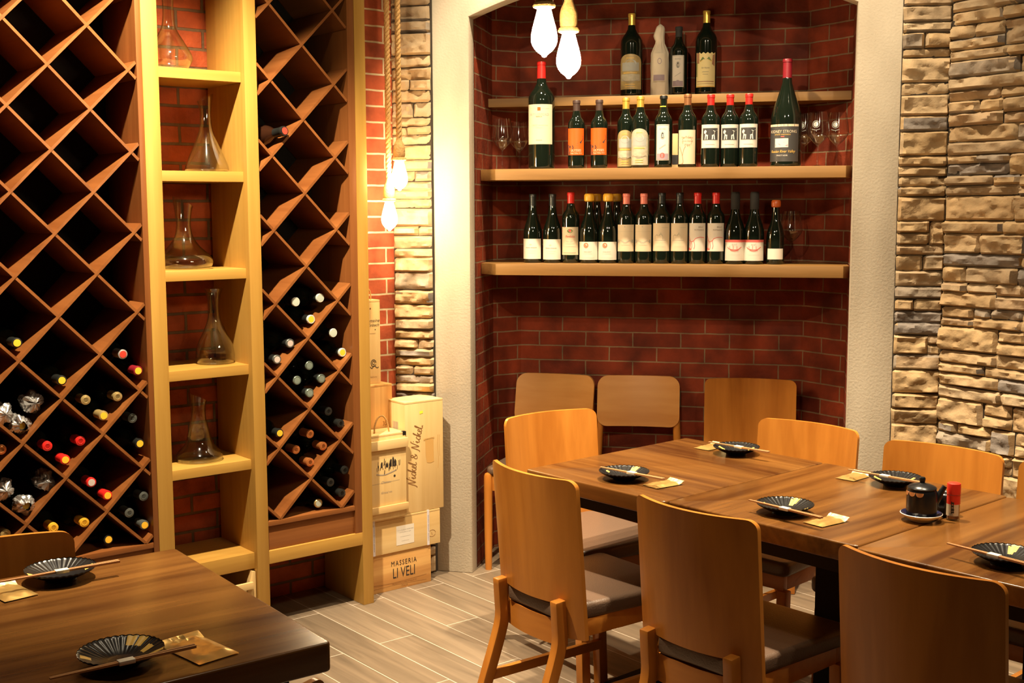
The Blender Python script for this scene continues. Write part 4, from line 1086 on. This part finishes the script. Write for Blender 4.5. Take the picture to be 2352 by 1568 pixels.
def bar(b, pts, w, t, x, mat=0):
    """flat bent bar in the y-z plane at a given x; w across y, t across x"""
    n = len(pts); vs = []; fs = []
    for i, (y, z) in enumerate(pts):
        a = Vector(pts[max(0, i - 1)]); c = Vector(pts[min(n - 1, i + 1)]); d = (c - a).normalized(); q = Vector((-d.y, d.x)) * w / 2
        for sx, sq in ((-1, -1), (1, -1), (1, 1), (-1, 1)):
            vs.append((x + sx * t / 2, y + sq * q.x, z + sq * q.y))
    for i in range(n - 1):
        for k in range(4):
            k2 = (k + 1) % 4; fs.append((4 * i + k, 4 * i + k2, 4 * i + 4 + k2, 4 * i + 4 + k))
    fs.append((3, 2, 1, 0)); o = 4 * (n - 1); fs.append((o, o + 1, o + 2, o + 3))
    bm = bmesh.new(); bv = [bm.verts.new(p) for p in vs]
    for f in fs: bm.faces.new([bv[i] for i in f])
    bmesh.ops.recalc_face_normals(bm, faces=bm.faces)
    es = [e for e in bm.edges if e.calc_face_angle(0) > R(40)]
    bmesh.ops.bevel(bm, geom=es, offset=.004, segments=2, profile=.5, affect='EDGES')
    b.bm(bm, mat)
def cushion(b, w0, w1, y0, y1, z0, z1, mat=0):
    bm = bmesh.new(); n = 5
    pts = []
    for (x, y, r) in ((w0, y0, .03), (w1, y1, .05), (-w1, y1, .05), (-w0, y0, .03)): pts.append((x, y))
    q = rrect(-1, -1, 1, 1, .16, 5)
    out = [((w0 + (w1 - w0) * (v + 1) / 2) * u, y0 + (y1 - y0) * (v + 1) / 2) for u, v in q]
    b.prism(out, z0, z1, mat, bev=.014, seg=4)
def make_chair(label, loc, rot):
    t = thing('dining_chair', label, 'chair', loc, rot, 'plywood-backed dining chairs with brown seats')
    hw = .194
    def yb(x, z): return -.188 - .050 * (1 - (x / hw) ** 2) - .030 * (z - .45) / .36
    b = MB()
    sheet(b, -hw, -.118, .350, .808, yb, .013, 5, 10, (.026, hw)); sheet(b, .118, hw, .350, .808, yb, .013, 5, 10, (.026, hw)); sheet(b, -.118, .118, .446, .808, yb, .013, 12, 10)
    b.build('backrest', PLY('z'), t, sharp=50)
    b = MB(); cushion(b, .172, .198, -.196, .215, .402, .450); b.prism(rrect(-.112, -.224, .112, -.15, .012, 3), .400, .447, bev=.010, seg=3); b.build('seat', M_LEATHER, t, sharp=55)
    b = MB(); b.box((-.172, .165, .352), (.172, .188, .404), bev=.002); b.box((-.172, -.17, .352), (-.150, .165, .404), bev=.002); b.box((.150, -.17, .352), (.172, .165, .404), bev=.002)
    def yr(x, z): return -.196 - .030 * (1 - (x / .17) ** 2)
    sheet(b, -.130, .130, .322, .397, yr, .018, 10, 2); b.build('seat_frame', PLY('x'), t, sharp=40)
    for sx in (-1, 1):
        b = MB(); pts = smooth([(-.232, .462), (-.228, .40), (-.226, .34), (-.246, .27), (-.286, .16), (-.342, 0)], 3); bar(b, pts, .036, .030, sx * .136); b.build('leg', PLY('z'), t, sharp=40)
        b = MB(); bar(b, [(.178, .352), (.185, .15), (.192, 0)], .034, .034, sx * .168); b.build('leg', PLY('z'), t, sharp=40)
        b = MB(); M = Matrix.Identity(4); b.box((sx * .150 - .009, -.275, .150), (sx * .150 + .009, .170, .180), bev=.003); b.build('stretcher', PLY('y'), t)
    return t
def rounded_chair(label, loc, rot):
    t = thing('round_post_chair', label, 'chair', loc, rot, 'round-post chairs against the niche wall')
    hw = .182
    def yb(x, z): return -.185 - .022 * (1 - (x / hw) ** 2) - .05 * (z - .58) / .22
    rc_bottom[0] = True
    b = MB(); sheet(b, -hw, hw, .580, .800, yb, .016, 14, 8, (.045, hw)); b.build('backrest', wood('chair_board', (.50, .21, .050), (.60, .29, .085), 'x', scale=5, rough=.3, stretch=.10, wave=1.0), t, sharp=50)
    rc_bottom[0] = False
    b = MB(); cushion(b, .175, .19, -.17, .20, .415, .450); b.build('seat', M_LEATHER, t, sharp=55)
    b = MB()
    for a, c in (((-.17, .165, .345), (.17, .187, .414)), ((-.17, -.185, .345), (.17, -.165, .414)), ((-.190, -.17, .345), (-.168, .18, .414)), ((.168, -.17, .345), (.190, .18, .414))): b.box(a, c, bev=.003)
    b.build('seat_frame', PLY('x'), t)
    for sx in (-1, 1):
        b = MB(); b.tube([(sx * .166, -.225, .74), (sx * .170, -.195, .58), (sx * .178, -.178, .40), (sx * .182, -.20, 0)], [.013, .016, .0175, .014], 14); b.build('leg', PLY('z'), t)
        b = MB(); b.lathe([(.0145, 0), (.0175, .18), (.0185, .36), (.0180, .410), (.0145, .4195), (.006, .4235), (0, .424)], 16, M=Matrix.Translation((sx * .180, .188, 0))); b.build('leg', PLY('z'), t)
    return t
def fchair(fr, x, y, ang, label):
    return make_chair(label, fr.w(x, y), fr.rot + R(ang))
c0 = fchair(FT, .232, .050, -5, 'plywood dining chair seen from behind, closest to the niche')
def more(fr, x, y, ang, label): return dup(c0, fr.w(x, y), fr.rot + R(ang), label)
more(FT, .800, .060, 0, 'plywood dining chair seen from behind, middle of the three')
more(FT, 1.425, .040, -1, 'plywood dining chair seen from behind, nearest and largest of the three')
more(FT, .335, .800, 183, 'brightly lit plywood dining chair on the far side, in front of the concrete pillar')
more(FT, .848, .765, 182, 'brightly lit plywood dining chair on the far side, backed by the stone wall')
more(FT, 1.275, .775, 180, 'plywood dining chair on the far side, only a sliver showing at the right')
endc = more(FT, -.140, .418, -97, 'plywood dining chair at the niche end of the long table, before the rounded chairs')
endc.scale = (1.02, 1.02, 1.022)
n0 = rounded_chair('rounded-back chair in the niche corner, half hidden behind the end chair', FN.w(.418, .238), FN.rot + R(180 - 6))
dup(n0, FN.w(.830, .250), FN.rot + R(180 + 4), 'rounded-back chair with visible posts, in the middle against the niche brick wall')
more(FN, 1.312, .185, 182, 'square-backed plywood chair at the right against the niche brick wall')
more(FS, -.345 + .47, -.405, -90, 'plywood chair tucked behind the single table at the left picture edge')
more(FS, .83, -.345, 90, 'plywood chair at the near side of the single table, only one corner showing')

# ------------------------------------------------------------------ tableware
GPL = 'black fluted plates with gold splashes'
rndp = random.Random(2)
def plate_mesh(seed):
    rnd = random.Random(seed); n = 144
    sp = [(rnd.uniform(0, 6.28), rnd.uniform(.05, .15), rnd.choice((3, 4, 4)), rnd.choice((4, 5, 6))) for _ in range(5)]
    prof = [(.0, .006), (.022, .006), (.030, .0075), (.040, .011), (.050, .0145), (.060, .0185), (.068, .0215), (.0735, .0240), (.0745, .0248), (.0740, .0258)]
    bot = [(.0735, .0230), (.060, .0160), (.045, .0085), (.034, .005), (.033, 0), (.030, 0), (.029, .003), (0, .003)]
    order = list(reversed(bot)) + list(reversed(prof))
    nb = len(bot)
    def mats(i, a):
        if i < nb: return 0
        ring = len(order) - 2 - i
        for (c, w, r0, r1) in sp:
            if abs((a - c + PI) % (2 * PI) - PI) < w and r0 <= ring <= r1: return 1
        return 0
    def wob(a, z):
        return 1 + (.004 * abs(math.sin(a * 18)) if z > .020 else 0)
    b = MB(); b.lathe(order, n, mats=mats, wob=wob)
    b.v = [(x, y, z + (.0017 * abs(math.sin(math.atan2(y, x) * 18)) * min(1, max(0, (math.hypot(x, y) - .03) / .03)) if z > .0055 else 0)) for x, y, z in b.v]
    return b
def plate(fr, x, y, lab, seed):
    o = plate_mesh(seed).build('plate', [M_CERAM, M_GOLDP], loc=fr.w(x, y, .7506), rot=fr.rot + seed, sharp=50)
    tag(o, lab, 'plate', GPL)
def chopsticks(fr, x, y, ang, lab, L=.235):
    t = thing('chopsticks', lab, 'chopsticks', fr.w(x, y, .7812), fr.rot + R(ang), 'pairs of wooden chopsticks on the plates')
    for k, sy in enumerate((-.0035, .0035)):
        b = MB(); M = Matrix.Rotation(R(90), 4, 'Y')
        b.tube([(-L / 2, sy * .6, 0), (-L * .1, sy * .8, .0), (L / 2, sy * 1.15, .0)], [.0018, .0028, .0034], 4); b.build('chopstick', CHOP('x'), t, sharp=30)
    b = MB(); b.box((-.012, -.0082, -.0036), (.016, .0082, .0036), bev=.001); b.build('paper_band', M_PAPER, t)
def packet(fr, x, y, ang, lab, L=.105, w=.062, seed=1, mat=M_GOLDF, mat2=M_GOLDF2):
    """folded foil sachet lying on the table, crimped end torn"""
    b = MB()
    def h(u, v):
        e = min(1, min(u, 1 - u) * 5) * min(1, min(v, 1 - v) * 5)
        return .0022 + .0055 * e + .0022 * noise.noise((u * 7 + seed, v * 5, seed)) * e
    def top(u, v): return ((u - .5) * L, (v - .5) * w, h(u, v) + (.009 * max(0, u - .84) / .16 + .005 * noise.noise((u * 9, v * 14, seed)) if u > .84 else 0))
    b.grid(26, 14, top, 0)
    b.grid(26, 14, lambda u, v: (top(u, v)[0], top(u, v)[1], max(.0002, top(u, v)[2] - (.0016 if u > .84 else h(u, v) - .0003))), 0, flip=True)
    nn = len(b.f)
    for i, f in enumerate(b.f):
        if sum(b.v[k][0] for k in f) / len(f) > L * .30: b.m[i] = 1
    o = b.build('wipe_sachet', [mat, mat2], loc=fr.w(x, y, .7506), rot=fr.rot + R(ang), sharp=22)
    tag(o, lab, 'sachet', 'gold wet-wipe sachets beside the plates')
plate(FT, .302, .121, 'black fluted plate at the near left setting of the long table', 1)
plate(FT, .296, .658, 'black fluted plate at the far left setting, nearest the niche chairs', 4)
plate(FT, .858, .143, 'black fluted plate at the near middle setting of the long table', 1)
plate(FT, .881, .640, 'black fluted plate at the far middle setting, behind the soy pot', 4)
plate(FT, 1.462, .134, 'black fluted plate at the right picture edge of the long table', 1)
plate(FS, .655, -.350, 'black fluted plate with gold dots at the near edge of the single table', 2)
plate(FS, .085, -.290, 'black fluted plate with gold bands at the far edge of the single table', 6)
chopsticks(FT, .352, .098, 4, 'chopsticks on the near left plate of the long table')
chopsticks(FT, .322, .634, 2, 'chopsticks on the far left plate, nearest the niche chairs')
chopsticks(FT, .902, .078, -4, 'chopsticks on the near middle plate of the long table')
chopsticks(FT, .868, .603, 1, 'chopsticks on the far middle plate, behind the soy pot')
chopsticks(FT, 1.462, .074, -7, 'chopsticks on the plate at the right picture edge')
chopsticks(FS, .728, -.367, 90, 'chopsticks on the near plate of the single table', .25)
chopsticks(FS, .130, -.302, 90, 'chopsticks on the far plate of the single table', .25)
packet(FT, .430, .150, 82, 'gold sachet with torn end, by the near left plate of the long table', seed=1)
packet(FT, .985, .142, 84, 'gold sachet with crinkled end, by the near middle plate of the long table', seed=5)
packet(FT, .172, .680, 92, 'gold sachet by the far left plate, nearest the niche chairs', seed=9)
packet(FT, .745, .640, 92, 'gold sachet by the far middle plate of the long table', seed=13)
packet(FS, .675, -.215, 190, 'shiny gold sachet beside the near plate on the single table', L=.135, w=.082, seed=17, mat2=M_GOLDF)
packet(FS, .120, -.405, 190, 'cream and gold sachet at the left picture edge on the single table', L=.115, w=.07, seed=21)

# soy pot on its saucer, jar and shaker
P = FT.w(1.137, .337, .7506)
b = MB(); b.lathe([(0, .003), (.022, .003), (.024, 0), (.027, 0), (.029, .004), (.044, .011), (.0515, .0175), (.0525, .0195), (.0510, .0205), (.043, .0145), (.026, .0075), (0, .0070)], 40, mats=lambda i, a: 1 if i >= 8 else 0)
tag(b.build('saucer', [M_WHITE, M_BLUE], loc=P, rot=FT.rot), 'small white saucer with dark blue inside, under the black soy pot', 'saucer')
t = thing('soy_pot', 'black lidded soy sauce pot with short spout, standing on the white saucer', 'pot', P + Vector((0, 0, .0082)), FT.rot)
b = MB(); b.lathe([(0, 0), (.034, 0), (.037, .003), (.038, .02), (.038, .060), (.0365, .070), (.0345, .075), (.030, .076), (0, .076)], 40); b.build('body', M_CERAM, t)
Msc = Matrix.Identity(4)
b = MB()
for a0 in (-2.30, -1.75, -1.2, -2.85):
    vs = []; fs = []; n = 12
    for i in range(n + 1):
        a = a0 + .5 * i / n - .25; dz = .008 * math.sqrt(max(0, 1 - ((i / n) * 2 - 1) ** 2)) + .002
        for z, rr in ((.0695, .0372), (.0690 - dz, .0385)): vs.append((rr * math.cos(a), rr * math.sin(a), z))
    for i in range(n): fs.append((2 * i, 2 * i + 1, 2 * i + 3, 2 * i + 2))
    b.add(vs, fs)
b.build('glaze_drips', M_BROWNGLAZE, t, sharp=0)
b = MB(); b.lathe([(.0355, .0755), (.0362, .0775), (.033, .0815), (.020, .0865), (.009, .0885), (.0062, .0905), (.0075, .097), (.0080, .101), (.006, .1045), (0, .1055)], 32, M=Matrix.Identity(4)); b.build('lid', M_CERAM, t)
b = MB(); dirx = Vector((.74, .67, 0)).normalized()
b.tube([dirx * .033 + Vector((0, 0, .040)), dirx * .042 + Vector((0, 0, .055)), dirx * .050 + Vector((0, 0, .072)), dirx * .056 + Vector((0, 0, .082))], [.010, .0085, .0070, .0062], 12); b.build('spout', M_CERAM, t)
b = MB(); pr = [(0, 0), (.024, 0), (.028, .004)]
for k in range(5): pr += [(.0305, .008 + .009 * k), (.0285, .0125 + .009 * k)]
pr += [(.029, .054), (.026, .058), (.021, .060), (.018, .056), (0, .055)]
b.lathe(pr, 32); tag(b.build('condiment_jar', M_CERAM, loc=FT.w(1.150, .436, .7506), rot=FT.rot, sharp=60), 'small ribbed black jar between the soy pot and the red-capped shaker', 'jar')
t = thing('spice_shaker', 'small glass spice shaker with bright red cap, to the right of the soy pot', 'shaker', FT.w(1.187, .405, .7506), FT.rot)
b = MB(); b.lathe([(0.0003, 0), (.0150, 0), (.0165, .002), (.0165, .066), (.0150, .068), (.0150, .066), (.0150, .004), (.0003, .004)], 32); b.build('jar', M_GREYG, t)
b = MB(); b.lathe([(0.0003, .0042), (.0146, .0042), (.0146, .052), (.0003, .053)], 24); b.build('spice', plain('chili_spice', (.30, .07, .025), .8, noise_amt=.4, nscale=500), t)
b = MB(); rr = .0168
def cyl(a0, a1, z0, z1, mi, lift=0.):
    b.grid(16, 1, lambda u, v: ((rr + lift) * math.cos(a0 + (a1 - a0) * u), (rr + lift) * math.sin(a0 + (a1 - a0) * u), z0 + (z1 - z0) * v), mi)
cyl(-3.6, .4, .042, .066, 1); cyl(-2.6, -.2, .012, .042, 0)
fa = -1.75
for (a0, a1, z0, z1) in ((-1.35, -.95, .026, .032), (-1.40, -1.28, .018, .050), (-1.15, -1.03, .022, .048), (-1.38, -.98, .044, .048), (-1.34, -.95, .020, .024), (-1.28, -1.0, .036, .040)): cyl(a0, a1, z0, z1, 2, .0004)
cyl(-1.7, -1.1, .013, .020, 3, .0003)
b.build('label', [M_CREAM, M_REDP, M_INK, M_PRINTG], t, sharp=60)
b = MB(); b.lathe([(.0155, .0665), (.0172, .067), (.0172, .088), (.0165, .0945), (.013, .0965), (0, .097)], 32); b.build('cap', M_REDP, t)

# ------------------------------------------------------------------ rope pendant lamps
def pendant(px, ybot_px, ytop_px, dist, lab, rope_px=None, k=1.):
    """dist = how far into the room along the view axis on the floor"""
    def at(px_, py_):
        ray = _fwd + _r2 * ((px_ - 1176) / FPX) - _u2 * ((py_ - 784) / FPX)
        return Vector((0, 0, CAM_H)) + ray * (dist / ray.y)
    p = at(px, ybot_px)
    t = thing('pendant_lamp', lab, 'lamp', p, 0, 'rope pendant lamps with bare bulbs')
    b = MB(); b.lathe(smooth([(.0001, 0), (.005, .0015), (.0075, .006), (.020, .016), (.029, .030), (.0315, .046), (.028, .068), (.021, .094), (.0165, .112), (.015, .122)], 3), 28); b.build('bulb', M_BULB, t)
    b = MB(); b.lathe([(.0155, .112), (.026, .117), (.0275, .121), (.0255, .126), (.020, .128), (0, .128)], 24, wob=lambda a, z: 1 + .05 * math.sin(a * 9)); b.build('collar', M_ROPE, t)
    b = MB(); b.lathe(smooth([(.0195, .128), (.0225, .136), (.0225, .160), (.019, .176), (.0125, .190), (.0105, .200)], 3), 40, wob=lambda a, z: 1 + .05 * abs(math.sin(a * 10 + z * 45)) - .03); b.build('rope_socket', M_ROPE, t)
    b = MB(); top = ZC - p.z - .002; n = int((top - .19) / .006)
    for s3 in range(3):
        pts = []
        for i in range(n + 1):
            z = .19 + (top - .19) * i / n; a = z * 2 * PI / .055 + s3 * 2 * PI / 3
            pts.append((.0058 * math.cos(a), .0058 * math.sin(a), z))
        b.tube(pts, .0062, 6)
    b.build('rope', M_ROPE, t, sharp=60)
pendant(1250, 132, 25, 2.95, 'rope pendant lamp, higher of the large pair over the long table')
pendant(1306, 181, 90, 3.15, 'rope pendant lamp, lower of the large pair over the long table')
pendant(918, 438, 375, 4.72, 'rope pendant lamp, higher of the small pair by the stone strip')
pendant(895, 530, 468, 4.80, 'rope pendant lamp, lower of the small pair by the stone strip')
bpy.context.view_layer.update()
